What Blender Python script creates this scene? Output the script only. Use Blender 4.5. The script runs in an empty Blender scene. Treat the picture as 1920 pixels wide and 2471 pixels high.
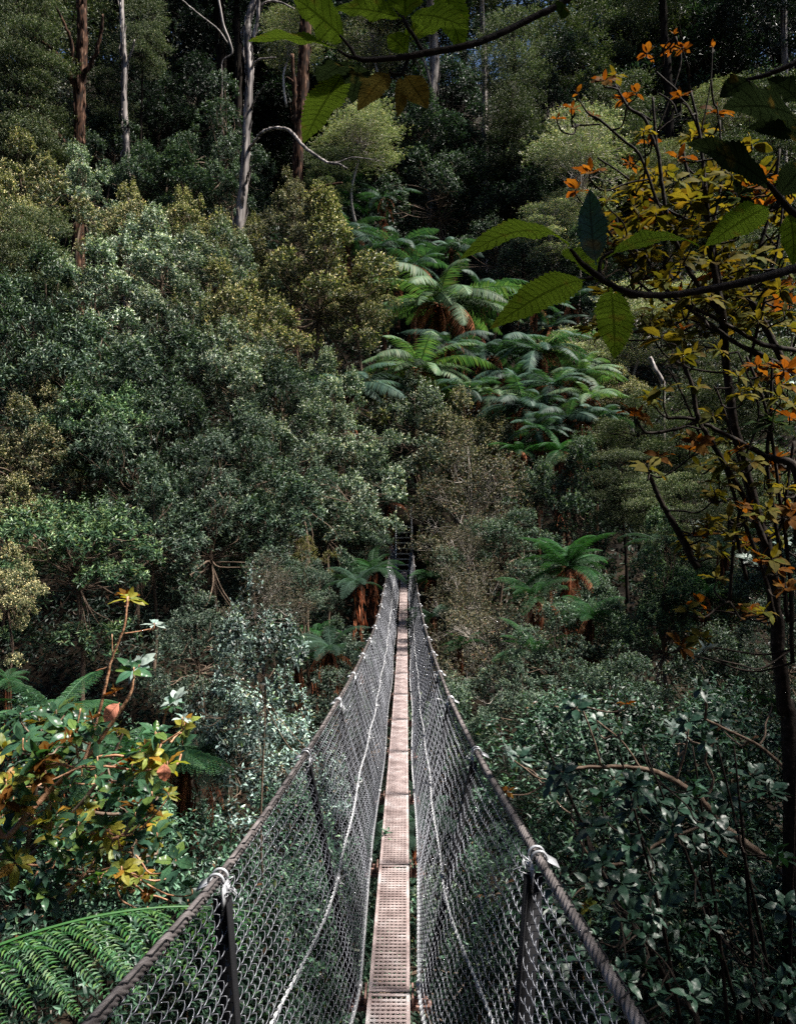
import bpy, math, random
import numpy as np
from mathutils import Vector, Matrix

# ------------------------------------------------------------------ camera, sky, sun, exposure
sc = bpy.context.scene
COL = sc.collection
F = 1850.0                                   # focal length in photograph pixels (1920 x 2471)
cam_d = bpy.data.cameras.new("camera"); cam = bpy.data.objects.new("camera", cam_d); COL.objects.link(cam)
cam_d.sensor_fit = 'VERTICAL'; cam_d.sensor_height = 24.0; cam_d.lens = 24.0 * F / 2471.0
cam_d.clip_start = 0.05; cam_d.clip_end = 1000
cam.location = (0, 0, 0); cam.rotation_euler = (math.radians(90), 0, 0)
sc.camera = cam
SUN_EL, SUN_AZ = math.radians(60), math.radians(98)    # azimuth clockwise from +Y (ahead) towards +X (right)
sd = bpy.data.lights.new("sun", 'SUN'); so = bpy.data.objects.new("sun", sd); COL.objects.link(so)
sd.energy = 5.0; sd.angle = math.radians(9); sd.color = (1.0, 0.95, 0.87)
sdir = Vector((math.sin(SUN_AZ) * math.cos(SUN_EL), math.cos(SUN_AZ) * math.cos(SUN_EL), math.sin(SUN_EL)))
so.rotation_euler = sdir.to_track_quat('Z', 'Y').to_euler()
w = bpy.data.worlds.new("World"); sc.world = w; w.use_nodes = True
nt = w.node_tree; bg = nt.nodes['Background']; sky = nt.nodes.new('ShaderNodeTexSky')
sky.sky_type = 'NISHITA'; sky.sun_disc = False; sky.sun_elevation = SUN_EL; sky.sun_rotation = SUN_AZ; sky.air_density = 0.55; sky.dust_density = 0.3
nt.links.new(sky.outputs[0], bg.inputs[0]); bg.inputs[1].default_value = 0.05
sc.view_settings.view_transform = 'Standard'; sc.view_settings.look = 'None'
sc.view_settings.exposure = 1.95; sc.view_settings.gamma = 1.0
sc.cycles.max_bounces = 5; sc.cycles.diffuse_bounces = 1; sc.cycles.glossy_bounces = 2
sc.cycles.transmission_bounces = 3; sc.cycles.transparent_max_bounces = 4
sc.cycles.use_denoising = False

# ------------------------------------------------------------------ helpers
def at(px, py, d):
    return Vector(((px - 960.0) / F * d, d, (1235.5 - py) / F * d))

def tag(o, label=None, cat=None, group=None, kind=None):
    if label: o['label'] = label
    if cat: o['category'] = cat
    if group: o['group'] = group
    if kind: o['kind'] = kind
    return o

def empty(name, loc, label, cat, group=None):
    o = bpy.data.objects.new(name, None); COL.objects.link(o); o.location = loc
    o.empty_display_size = 0.2
    return tag(o, label, cat, group)

def link(name, me, parent=None, loc=(0, 0, 0), rot=(0, 0, 0), scale=(1, 1, 1)):
    o = bpy.data.objects.new(name, me); COL.objects.link(o)
    o.location = loc; o.rotation_euler = rot; o.scale = scale
    if parent is not None: o.parent = parent
    return o

class MB:
    """collects vertices and faces (tri or quad arrays), builds one mesh"""
    def __init__(s): s.V = []; s.Fs = []; s.M = []; s.UV = []; s.n = 0
    def add(s, V, Fa, mat=0, uv=None):
        V = np.asarray(V, dtype=np.float32).reshape(-1, 3)
        for f in (Fa if isinstance(Fa, list) else [Fa]):
            f = np.asarray(f, dtype=np.int32)
            if f.size == 0: continue
            s.Fs.append(f + s.n); s.M.append(np.full(len(f), mat, dtype=np.int32))
        s.UV.append(np.zeros((len(V), 2), np.float32) if uv is None else np.asarray(uv, np.float32))
        s.V.append(V); s.n += len(V)
    def mesh(s, name, mats, smooth=True, uv=False):
        me = bpy.data.meshes.new(name)
        V = np.concatenate(s.V); me.vertices.add(len(V)); me.vertices.foreach_set('co', V.ravel())
        li = np.concatenate([f.ravel() for f in s.Fs]); tot = np.concatenate([np.full(len(f), f.shape[1], np.int32) for f in s.Fs])
        st = np.concatenate([[0], np.cumsum(tot)[:-1]]).astype(np.int32)
        me.loops.add(len(li)); me.loops.foreach_set('vertex_index', li)
        me.polygons.add(len(tot)); me.polygons.foreach_set('loop_start', st); me.polygons.foreach_set('loop_total', tot)
        me.polygons.foreach_set('material_index', np.concatenate(s.M))
        me.polygons.foreach_set('use_smooth', np.full(len(tot), smooth, dtype=bool))
        if uv:
            U = np.concatenate(s.UV); l = me.uv_layers.new(name='UVMap'); l.data.foreach_set('uv', U[li].ravel())
        for m in (mats if isinstance(mats, (list, tuple)) else [mats]): me.materials.append(m)
        me.update(calc_edges=True)
        return me

def nrm(a):
    return a / np.maximum(np.linalg.norm(a, axis=-1, keepdims=True), 1e-9)

def box(mb, c, s, mat=0, R=None):
    c = np.array(c, float); h = np.array(s, float) / 2
    P = np.array([[x, y, z] for x in (-1, 1) for y in (-1, 1) for z in (-1, 1)]) * h
    if R is not None: P = P @ np.array(R).T
    mb.add(P + c, np.array([[0, 1, 3, 2], [4, 6, 7, 5], [0, 4, 5, 1], [2, 3, 7, 6], [0, 2, 6, 4], [1, 5, 7, 3]]), mat)

def frames(P):
    P = np.asarray(P, float)
    T = nrm(np.gradient(P, axis=0))
    up = np.array([0, 0, 1.0])
    if abs(T[0] @ up) > 0.9: up = np.array([1.0, 0, 0])
    U = np.zeros_like(P); u = nrm(np.cross(up, T[0]))
    for i in range(len(P)):
        u = u - (u @ T[i]) * T[i]; u = u / max(np.linalg.norm(u), 1e-9); U[i] = u
    return T, U, np.cross(T, U)

def tube(mb, P, r, n=6, mat=0, prof=None, cap=True):
    P = np.asarray(P, float); m = len(P)
    r = np.broadcast_to(np.asarray(r, float), (m,))
    T, U, W = frames(P)
    a = np.arange(n) * 2 * np.pi / n
    rr = r[:, None] * (np.ones((1, n)) if prof is None else prof(np.arange(m)[:, None], a[None, :]))
    V = P[:, None, :] + rr[..., None] * (np.cos(a)[None, :, None] * U[:, None, :] + np.sin(a)[None, :, None] * W[:, None, :])
    i = np.arange(m - 1)[:, None] * n; j = np.arange(n)[None, :]; k = (j + 1) % n
    q = np.stack([i + j, i + k, i + n + k, i + n + j], -1).reshape(-1, 4)
    fs = [q]
    if cap and n >= 3:
        fs.append(np.array([list(range(n))[::-1]])); fs.append(np.array([[(m - 1) * n + t for t in range(n)]]))
    mb.add(V.reshape(-1, 3), fs, mat)

def smooth_path(pts, k=6, jit=0.0, rs=None):
    """Catmull-Rom through rows [x,y,z,r]"""
    p = np.array(pts, float); p = np.vstack([2 * p[0] - p[1], p, 2 * p[-1] - p[-2]]); out = []
    for i in range(1, len(p) - 2):
        for t in np.linspace(0, 1, k, endpoint=False):
            a, b, c, d = p[i - 1], p[i], p[i + 1], p[i + 2]
            out.append(0.5 * ((2 * b) + (-a + c) * t + (2 * a - 5 * b + 4 * c - d) * t * t + (-a + 3 * b - 3 * c + d) * t ** 3))
    out.append(p[-2]); out = np.array(out)
    if jit and rs is not None:
        j = rs.normal(0, 1, (len(out), 3)); out[:, :3] += j * out[:, 3:4] * jit
    out[:, 3] = np.maximum(out[:, 3], 0.0006)
    return out

def limb(mb, pts, n=6, k=6, jit=0.15, rs=None, mat=0):
    o = smooth_path(pts, k, jit, rs or np.random.RandomState(1)); tube(mb, o[:, :3], o[:, 3], n, mat)

def px_limb(mb, pts, n=6, k=5, jit=0.1, rs=None, off=(0, 0, 0), mat=0):
    q = []
    for (x, y, d, r) in pts:
        v = at(x, y, d); q.append([v.x - off[0], v.y - off[1], v.z - off[2], r / F * d])
    limb(mb, q, n, k, jit, rs, mat)

# ------------------------------------------------------------------ materials
def new_mat(name):
    m = bpy.data.materials.new(name); m.use_nodes = True
    nt = m.node_tree; b = nt.nodes['Principled BSDF']; return m, nt, b
def N(nt, t, **kw):
    n = nt.nodes.new(t)
    for k, v in kw.items(): setattr(n, k, v)
    return n
def ramp(nt, stops, interp='LINEAR'):
    r = N(nt, 'ShaderNodeValToRGB'); e = r.color_ramp; e.interpolation = interp
    while len(e.elements) < len(stops): e.elements.new(0.5)
    for el, (p, c) in zip(e.elements, stops): el.position = p; el.color = (*c, 1)
    return r
def math_n(nt, op, a, b=None, c=None):
    n = N(nt, 'ShaderNodeMath', operation=op)
    for i, v in enumerate((a, b, c)):
        if v is None: continue
        if isinstance(v, (int, float)): n.inputs[i].default_value = v
        else: nt.links.new(v, n.inputs[i])
    return n.outputs[0]

def leaf_mat(name, cols, rough=0.48, trans=0.14, spec=0.24, ts_=1.1, objvar=0.35, veins=False, interp='CONSTANT', tcol=(0.9, 1.2, 0.4)):
    """cols: [(position, colour)] drawn per leaf; lit from both sides"""
    m, nt, b = new_mat(name); L = nt.links.new
    geo = N(nt, 'ShaderNodeNewGeometry'); r = ramp(nt, cols, interp); L(geo.outputs['Random Per Island'], r.inputs[0])
    oi = N(nt, 'ShaderNodeObjectInfo')
    v = math_n(nt, 'MULTIPLY_ADD', oi.outputs['Random'], 2 * objvar, 1 - objvar)
    r2 = math_n(nt, 'FRACT', math_n(nt, 'MULTIPLY', geo.outputs['Random Per Island'], 37.7))
    v = math_n(nt, 'MULTIPLY', v, math_n(nt, 'MULTIPLY_ADD', r2, 0.6, 0.7))
    mx = N(nt, 'ShaderNodeVectorMath', operation='SCALE'); L(r.outputs[0], mx.inputs[0]); L(v, mx.inputs[3])
    col = mx.outputs[0]
    if veins:
        uv = N(nt, 'ShaderNodeUVMap'); sp = N(nt, 'ShaderNodeSeparateXYZ'); L(uv.outputs[0], sp.inputs[0])
        au = math_n(nt, 'ABSOLUTE', math_n(nt, 'SUBTRACT', sp.outputs[0], 0.5))
        wn = N(nt, 'ShaderNodeTexNoise'); wn.inputs['Scale'].default_value = 9; tc0 = N(nt, 'ShaderNodeTexCoord'); L(tc0.outputs['Object'], wn.inputs['Vector'])
        ph = math_n(nt, 'FRACT', math_n(nt, 'ADD', math_n(nt, 'MULTIPLY', wn.outputs[0], 0.9), math_n(nt, 'SUBTRACT', math_n(nt, 'MULTIPLY', sp.outputs[1], 4.6), math_n(nt, 'MULTIPLY', math_n(nt, 'POWER', au, 0.8), 2.2))))
        st = math_n(nt, 'LESS_THAN', math_n(nt, 'ABSOLUTE', math_n(nt, 'SUBTRACT', ph, 0.5)), 0.075)
        mid = math_n(nt, 'LESS_THAN', au, 0.035)
        ve = math_n(nt, 'MAXIMUM', st, mid)
        noi = N(nt, 'ShaderNodeTexNoise'); noi.inputs['Scale'].default_value = 38; noi.inputs['Detail'].default_value = 3
        geo2 = N(nt, 'ShaderNodeTexCoord'); L(geo2.outputs['Object'], noi.inputs['Vector'])
        br = ramp(nt, [(0.60, (0, 0, 0)), (0.72, (1, 1, 1))]); L(noi.outputs[0], br.inputs[0])
        blot = N(nt, 'ShaderNodeMix', data_type='RGBA'); L(math_n(nt, 'MULTIPLY', br.outputs[0], 0.55), blot.inputs[0]); L(col, blot.inputs[6]); blot.inputs[7].default_value = (0.20, 0.12, 0.02, 1)
        dk = N(nt, 'ShaderNodeVectorMath', operation='SCALE'); L(blot.outputs[2], dk.inputs[0]); L(math_n(nt, 'MULTIPLY_ADD', ve, -0.55, 1.0), dk.inputs[3])
        col = dk.outputs[0]
    L(col, b.inputs['Base Color']); b.inputs['Roughness'].default_value = rough
    b.inputs['Specular IOR Level'].default_value = spec
    tr = N(nt, 'ShaderNodeBsdfTranslucent'); ts = N(nt, 'ShaderNodeVectorMath', operation='MULTIPLY'); L(col, ts.inputs[0]); ts.inputs[1].default_value = tcol
    sc2 = N(nt, 'ShaderNodeVectorMath', operation='SCALE'); L(ts.outputs[0], sc2.inputs[0]); sc2.inputs[3].default_value = ts_
    L(sc2.outputs[0], tr.inputs[0])
    ms = N(nt, 'ShaderNodeMixShader'); ms.inputs[0].default_value = trans
    L(b.outputs[0], ms.inputs[1]); L(tr.outputs[0], ms.inputs[2]); L(ms.outputs[0], nt.nodes['Material Output'].inputs[0])
    return m

def noise_mat(name, c1, c2, scale=8, rough=0.8, metal=0.0, bump=0.3, stretch=(1, 1, 1), c3=None, detail=5, lo=0.35, hi=0.65):
    m, nt, b = new_mat(name); L = nt.links.new
    tc = N(nt, 'ShaderNodeTexCoord'); mp = N(nt, 'ShaderNodeMapping'); mp.inputs['Scale'].default_value = stretch
    L(tc.outputs['Object'], mp.inputs[0]); no = N(nt, 'ShaderNodeTexNoise'); no.inputs['Scale'].default_value = scale; no.inputs['Detail'].default_value = detail
    L(mp.outputs[0], no.inputs['Vector'])
    st = [(lo, c1), (hi, c2)] + ([(min(0.95, hi + 0.12), c3)] if c3 else [])
    r = ramp(nt, st); L(no.outputs[0], r.inputs[0]); L(r.outputs[0], b.inputs['Base Color'])
    b.inputs['Roughness'].default_value = rough; b.inputs['Metallic'].default_value = metal
    if rough > .72: b.inputs['Specular IOR Level'].default_value = .08
    if bump:
        bp = N(nt, 'ShaderNodeBump'); bp.inputs['Strength'].default_value = bump; bp.inputs['Distance'].default_value = 0.02
        L(no.outputs[0], bp.inputs['Height']); L(bp.outputs[0], b.inputs['Normal'])
    return m

TEAL = leaf_mat('leaf_teal', [(0, (0.018, 0.036, 0.024)), (0.45, (0.014, 0.027, 0.019)), (0.75, (0.031, 0.055, 0.037)), (0.93, (0.045, 0.064, 0.031))])
SILV = leaf_mat('leaf_silver', [(0, (0.065, 0.099, 0.071)), (0.4, (0.043, 0.072, 0.053)), (0.75, (0.124, 0.164, 0.121)), (0.94, (0.138, 0.147, 0.077))], rough=0.38)
GOLD = leaf_mat('leaf_gold', [(0, (0.056, 0.069, 0.028)), (0.35, (0.037, 0.053, 0.026)), (0.65, (0.093, 0.093, 0.041)), (0.88, (0.148, 0.099, 0.048)), (0.95, (0.145, 0.155, 0.106))])
MOSS = leaf_mat('leaf_olive', [(0, (0.039, 0.057, 0.024)), (0.4, (0.030, 0.045, 0.024)), (0.75, (0.067, 0.080, 0.037)), (0.95, (0.102, 0.085, 0.040))], rough=0.55)
PALE = leaf_mat('leaf_pale', [(0, (0.196, 0.224, 0.126)), (0.4, (0.140, 0.182, 0.105)), (0.75, (0.294, 0.294, 0.182)), (0.93, (0.350, 0.266, 0.154))], rough=0.55)
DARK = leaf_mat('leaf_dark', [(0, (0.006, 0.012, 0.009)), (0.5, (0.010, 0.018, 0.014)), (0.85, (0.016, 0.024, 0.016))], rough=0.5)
FRSH = leaf_mat('leaf_fresh', [(0, (0.029, 0.067, 0.031)), (0.4, (0.020, 0.050, 0.027)), (0.7, (0.051, 0.098, 0.045)), (0.94, (0.098, 0.116, 0.040))])
TANG = leaf_mat('leaf_brown_olive', [(0, (0.025, 0.032, 0.019)), (0.35, (0.042, 0.037, 0.024)), (0.6, (0.017, 0.025, 0.018)), (0.82, (0.086, 0.059, 0.039)), (0.95, (0.120, 0.058, 0.035))], rough=0.6)
GLOS = leaf_mat('leaf_glossy', [(0, (0.014, 0.037, 0.022)), (0.4, (0.009, 0.026, 0.016)), (0.75, (0.025, 0.056, 0.034)), (0.955, (0.054, 0.070, 0.022)), (0.985, (0.094, 0.048, 0.021))], rough=0.45, spec=0.35)
BLUE = leaf_mat('leaf_blue_green', [(0, (0.036, 0.061, 0.055)), (0.4, (0.024, 0.042, 0.038)), (0.75, (0.063, 0.091, 0.083)), (0.95, (0.114, 0.088, 0.046))], rough=0.42, spec=0.4)
FERN = leaf_mat('fern_green', [(0, (0.016, 0.041, 0.032)), (0.4, (0.024, 0.053, 0.040)), (0.8, (0.037, 0.067, 0.043))], rough=0.6, spec=.15, trans=0.3, interp='LINEAR')
FERND = leaf_mat('fern_dark', [(0, (0.014, 0.051, 0.024)), (0.5, (0.022, 0.072, 0.031)), (0.9, (0.038, 0.089, 0.025))], rough=0.55, spec=.2, trans=0.35, interp='LINEAR')
FERNY = leaf_mat('fern_yellow_green', [(0, (0.038, 0.077, 0.039)), (0.5, (0.057, 0.102, 0.053)), (0.9, (0.089, 0.115, 0.057))], rough=0.6, spec=.15, trans=0.3, interp='LINEAR')
FERNB = leaf_mat('fern_near', [(0, (0.017, 0.064, 0.019)), (0.5, (0.026, 0.090, 0.027)), (0.9, (0.053, 0.112, 0.022))], rough=0.5, spec=.25, trans=0.35, interp='LINEAR')
RUST = leaf_mat('dead_fern', [(0, (0.166, 0.051, 0.023)), (0.5, (0.234, 0.083, 0.039)), (0.85, (0.292, 0.127, 0.058))], rough=0.8, trans=0.2, tcol=(1.1, 0.8, 0.5))
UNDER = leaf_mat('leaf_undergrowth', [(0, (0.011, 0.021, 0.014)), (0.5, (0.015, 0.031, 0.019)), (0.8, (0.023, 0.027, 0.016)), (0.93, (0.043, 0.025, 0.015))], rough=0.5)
OLIVE = leaf_mat('big_leaf_olive', [(0, (0.080, 0.071, 0.014)), (0.35, (0.056, 0.061, 0.012)), (0.7, (0.100, 0.071, 0.014)), (0.9, (0.119, 0.052, 0.011))], rough=.7, spec=.04, trans=0.5, veins=True, objvar=0.2, tcol=(1.2, 1.05, 0.35))
ORNG = leaf_mat('big_leaf_orange', [(0, (0.089, 0.037, 0.008)), (0.45, (0.104, 0.053, 0.010)), (0.8, (0.063, 0.053, 0.010))], rough=.7, spec=.04, trans=0.5, veins=True, objvar=0.15, tcol=(1.3, 0.85, 0.3))
BIGG = leaf_mat('big_leaf_green', [(0, (0.044, 0.108, 0.056)), (0.35, (0.028, 0.076, 0.044)), (0.6, (0.096, 0.160, 0.040)), (0.8, (0.088, 0.152, 0.104)), (0.93, (0.240, 0.200, 0.032))], trans=0.4, veins=True, objvar=0.2, rough=0.3)
YELL = leaf_mat('big_leaf_yellow', [(0, (0.245, 0.231, 0.034)), (0.4, (0.177, 0.218, 0.048)), (0.75, (0.286, 0.150, 0.020))], trans=0.45, veins=True, objvar=0.15, tcol=(1.1, 1.0, 0.4))
NEARG = leaf_mat('near_leaf_green', [(0, (0.123, 0.170, 0.013)), (0.5, (0.096, 0.150, 0.013)), (0.8, (0.147, 0.170, 0.016))], rough=.9, spec=0.0, trans=0.5, veins=True, objvar=0.12, tcol=(1.1, 1.1, 0.35))
NEARD = leaf_mat('near_leaf_dark', [(0, (0.009, 0.018, 0.009)), (0.5, (0.014, 0.022, 0.007))], rough=.9, spec=0.0, trans=0.15, veins=True, objvar=0.1)
NEART = leaf_mat('near_leaf_blue', [(0, (0.024, 0.075, 0.068)), (0.5, (0.030, 0.083, 0.075))], rough=.6, spec=.25, trans=0.1, veins=True, objvar=0.1)
PINK = leaf_mat('dead_leaf_pink', [(0, (0.55, 0.24, 0.17)), (0.5, (0.50, 0.20, 0.13))], trans=0.3, veins=True, rough=0.6, objvar=0.1, tcol=(1.1, 0.9, 0.8))
WHITE = leaf_mat('leaf_pale_underside', [(0, (0.22, 0.27, 0.24)), (0.5, (0.17, 0.24, 0.21))], trans=0.25, rough=0.35, objvar=0.1, tcol=(1, 1, 1))
BARK = noise_mat('bark_dark', (0.004, 0.003, 0.003), (0.020, 0.015, 0.011), 14, 0.95, stretch=(1, 1, 0.12), c3=(0.055, 0.05, 0.042), detail=9, bump=.8)
BARKR = noise_mat('bark_red_brown', (0.008, 0.005, 0.004), (0.055, 0.026, 0.015), 12, 0.9, stretch=(1, 1, 0.15), c3=(0.20, 0.13, 0.09), detail=9, bump=.8, lo=.42, hi=.58)
BARKW = noise_mat('bark_grey_white', (0.02, 0.014, 0.012), (0.20, 0.17, 0.155), 6, 0.7, stretch=(1, 1, 0.05), c3=(0.52, 0.48, 0.46), lo=0.40, hi=0.60, detail=9, bump=.6)
TWIG = noise_mat('twig_brown', (0.05, 0.032, 0.022), (0.16, 0.12, 0.09), 30, 0.75)
TWIGD = noise_mat('twig_dark', (0.006, 0.005, 0.004), (0.022, 0.016, 0.013), 40, 0.8, c3=(0.09, 0.075, 0.06))
TWIGP = noise_mat('twig_pale', (0.26, 0.22, 0.19), (0.42, 0.38, 0.34), 20, 0.7)
TWIGO = noise_mat('twig_orange', (0.20, 0.085, 0.04), (0.34, 0.19, 0.11), 40, 0.6)
FTRUNK = noise_mat('fern_trunk', (0.012, 0.008, 0.006), (0.07, 0.035, 0.02), 25, 0.95, stretch=(1, 1, 0.3))
SOIL = noise_mat('soil', (0.006, 0.005, 0.004), (0.020, 0.014, 0.009), 1.5, 0.95, c3=(0.02, 0.04, 0.015))
PLANK = noise_mat('deck_metal', (0.18, 0.125, 0.117), (0.42, 0.335, 0.32), 5, 0.6, 0.1, 0.2, c3=(0.52, 0.47, 0.46), lo=0.3, hi=0.55)
BEAM = noise_mat('beam_rust', (0.12, 0.06, 0.045), (0.30, 0.18, 0.15), 20, 0.6, 0.2, 0.2)
ROPE = noise_mat('cable_steel', (0.06, 0.052, 0.051), (0.17, 0.15, 0.147), 12, 0.42, 0.3, 0.05)
ZINC = noise_mat('galvanised', (0.24, 0.245, 0.26), (0.44, 0.45, 0.47), 18, 0.38, 0.35, 0.05)
WIRE = noise_mat('mesh_wire', (0.11, 0.113, 0.127), (0.24, 0.247, 0.277), 3, 0.5, 0.85, 0.0)
LACE = noise_mat('lacing_wire', (0.26, 0.26, 0.27), (0.46, 0.46, 0.47), 25, 0.4, 0.3, 0.0)
POSTM = noise_mat('post_steel', (0.006, 0.006, 0.007), (0.016, 0.016, 0.018), 5, 0.8, 0.0, 0.05)
STEEL = noise_mat('stair_steel', (0.30, 0.33, 0.34), (0.52, 0.56, 0.57), 12, 0.4, 0.5, 0.05)

def lit_tip(name, c):  # paler tip leaves: highlights of lit crown tops put into the colour
    return leaf_mat(name, [(0, c), (0.5, tuple(v * .8 for v in c)), (0.8, (c[0] * 1.25, c[1] * 1.1, c[2] * .9))], spec=.3)
LIT_TEAL = lit_tip('lit_tip_teal', (0.135, 0.185, 0.135)); LIT_SILV = lit_tip('lit_tip_silver', (0.48, 0.53, 0.44)); LIT_GOLD = lit_tip('lit_tip_gold', (0.50, 0.45, 0.27))
LIT_MOSS = lit_tip('lit_tip_olive', (0.22, 0.24, 0.15)); LIT_PALE = lit_tip('lit_tip_cream', (0.68, 0.64, 0.50)); LIT_DARK = lit_tip('lit_tip_dark', (0.05, 0.085, 0.065)); LIT_FRSH = lit_tip('lit_tip_fresh', (0.17, 0.26, 0.12))
LIT_TANG = lit_tip('lit_tip_buff', (0.17, 0.155, 0.10)); LIT_GLOS = lit_tip('lit_tip_glossy', (0.075, 0.15, 0.095)); LIT_BLUE = lit_tip('lit_tip_blue', (0.27, 0.38, 0.34))

# ------------------------------------------------------------------ terrain
GY = [-120, -60, -9, -5, 0.2, 1.6, 4, 9, 15, 20, 25, 27.2, 30, 40, 60, 90, 140, 260]
GZ = [70, 42, 1.5, -1.6, -2.1, -3.4, -5.2, -7.8, -8.2, -6.6, -3.9, -2.75, -0.5, 7.2, 22.5, 46, 78, 110]  # unseen slope behind the camera raised to cut frontal sky light
def ground(x, y):
    x = np.asarray(x, float); y = np.asarray(y, float)
    z = np.interp(y, GY, GZ)
    z = z + 0.35 * np.sin(x * 0.31 + 1.0) * np.sin(y * 0.23) + 0.25 * np.sin(x * 0.9 + y * 0.7) * np.clip((y - 3) / 10, 0, 1)
    z = z + np.clip(np.abs(x) - 12, 0, 40) * 0.10
    return z
gx = np.concatenate([np.linspace(-200, -32, 30), np.linspace(-30, 30, 121), np.linspace(32, 200, 30)])
gy = np.concatenate([np.linspace(-120, -2, 40), np.linspace(-1.5, 34, 120), np.linspace(35, 260, 90)])
X, Y = np.meshgrid(gx, gy, indexing='ij'); Z = ground(X, Y)
Z = Z + 0.08 * np.random.RandomState(4).normal(size=Z.shape) * (Y > 2)
n1, n2 = X.shape; ii = np.arange(n1 - 1)[:, None] * n2 + np.arange(n2 - 1)[None, :]
mb = MB(); mb.add(np.stack([X, Y, Z], -1).reshape(-1, 3), np.stack([ii, ii + n2, ii + n2 + 1, ii + 1], -1).reshape(-1, 4))
tag(link('terrain', mb.mesh('terrain', SOIL)), kind='structure')

# ------------------------------------------------------------------ suspension bridge
S = [(-3.0, -.655, .78, .47, .78, 2.05), (-.5, -.655, .80, .47, .78, 2.1), (1.0, -.62, .93, .45, .90, 2.18), (2.36, -.553, 1.13, .43, 1.06, 2.30), (3.99, -.479, 1.26, .409, 1.25, 2.50),
     (5.62, -.44, 1.388, .386, 1.375, 2.585), (7.25, -.427, 1.54, .398, 1.526, 2.67), (8.87, -.41, 1.656, .407, 1.64, 2.77), (10.5, -.39, 1.75, .415, 1.735, 2.84),
     (12.1, -.366, 1.81, .42, 1.80, 2.875), (13.76, -.354, 1.855, .435, 1.85, 2.89), (15.4, -.343, 1.87, .44, 1.865, 2.88), (17.0, -.34, 1.824, .445, 1.82, 2.84),
     (18.6, -.32, 1.77, .45, 1.76, 2.78), (20.3, -.31, 1.69, .455, 1.67, 2.69), (21.9, -.30, 1.575, .46, 1.53, 2.58), (23.5, -.28, 1.45, .468, 1.366, 2.44), (25.1, -.25, 1.25, .47, 1.20, 2.28),
     (26.75, -.22, 1.02, .47, 1.0, 2.08)]
S = np.array(S)
def tab(d, c):
    """smooth (cubic hermite) lookup so cables curve instead of kinking"""
    x = S[:, 0]; y = S[:, c]; m = np.gradient(y, x); d = np.asarray(d, float)
    i = np.clip(np.searchsorted(x, d) - 1, 0, len(x) - 2); h = x[i + 1] - x[i]; t = (d - x[i]) / h
    return (2 * t**3 - 3 * t**2 + 1) * y[i] + (t**3 - 2 * t**2 + t) * h * m[i] + (-2 * t**3 + 3 * t**2) * y[i + 1] + (t**3 - t**2) * h * m[i + 1]
cx = lambda d: -0.09 + 0.0111 * np.asarray(d, float)
def topc(s, d): return np.stack([tab(d, 1 if s < 0 else 3), d, -tab(d, 2 if s < 0 else 4)], -1)
def botc(s, d): return np.stack([cx(d) + s * (0.165 + 0.012 * np.sin(np.asarray(d) * 1.3) + 0.2 * (np.clip(3.99 - np.asarray(d), 0, 2.2) / 1.63) ** 1.4), d, -tab(d, 5) + 0.02], -1)
def mixc(s, d, t, bulge=0.05):
    d = np.asarray(d, float); b = botc(s, d); a = topc(s, d); p = b * (1 - t)[..., None] + a * t[..., None]
    p[..., 0] += s * -bulge * np.sin(np.pi * t) * (0.4 + 0.12 * np.sin(d * 3.85 / 1.0 + 0.6)) ; return p
joints = np.array([0.73, 2.36, 3.99, 5.62, 7.25, 8.87, 10.5, 12.1, 13.76, 15.4, 17.0, 18.6, 20.3, 21.9, 23.5, 25.1, 26.75])
bridge = empty('suspension_bridge', (0, 0.7, -2.2), 'narrow wire rope suspension footbridge with pinkish metal deck and chain link sides', 'bridge')
BO = np.array([0, 0.7, -2.2])
def bpart(name, mb, mats, smooth=True): return link(name, mb.mesh(name, mats, smooth), bridge)

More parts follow.
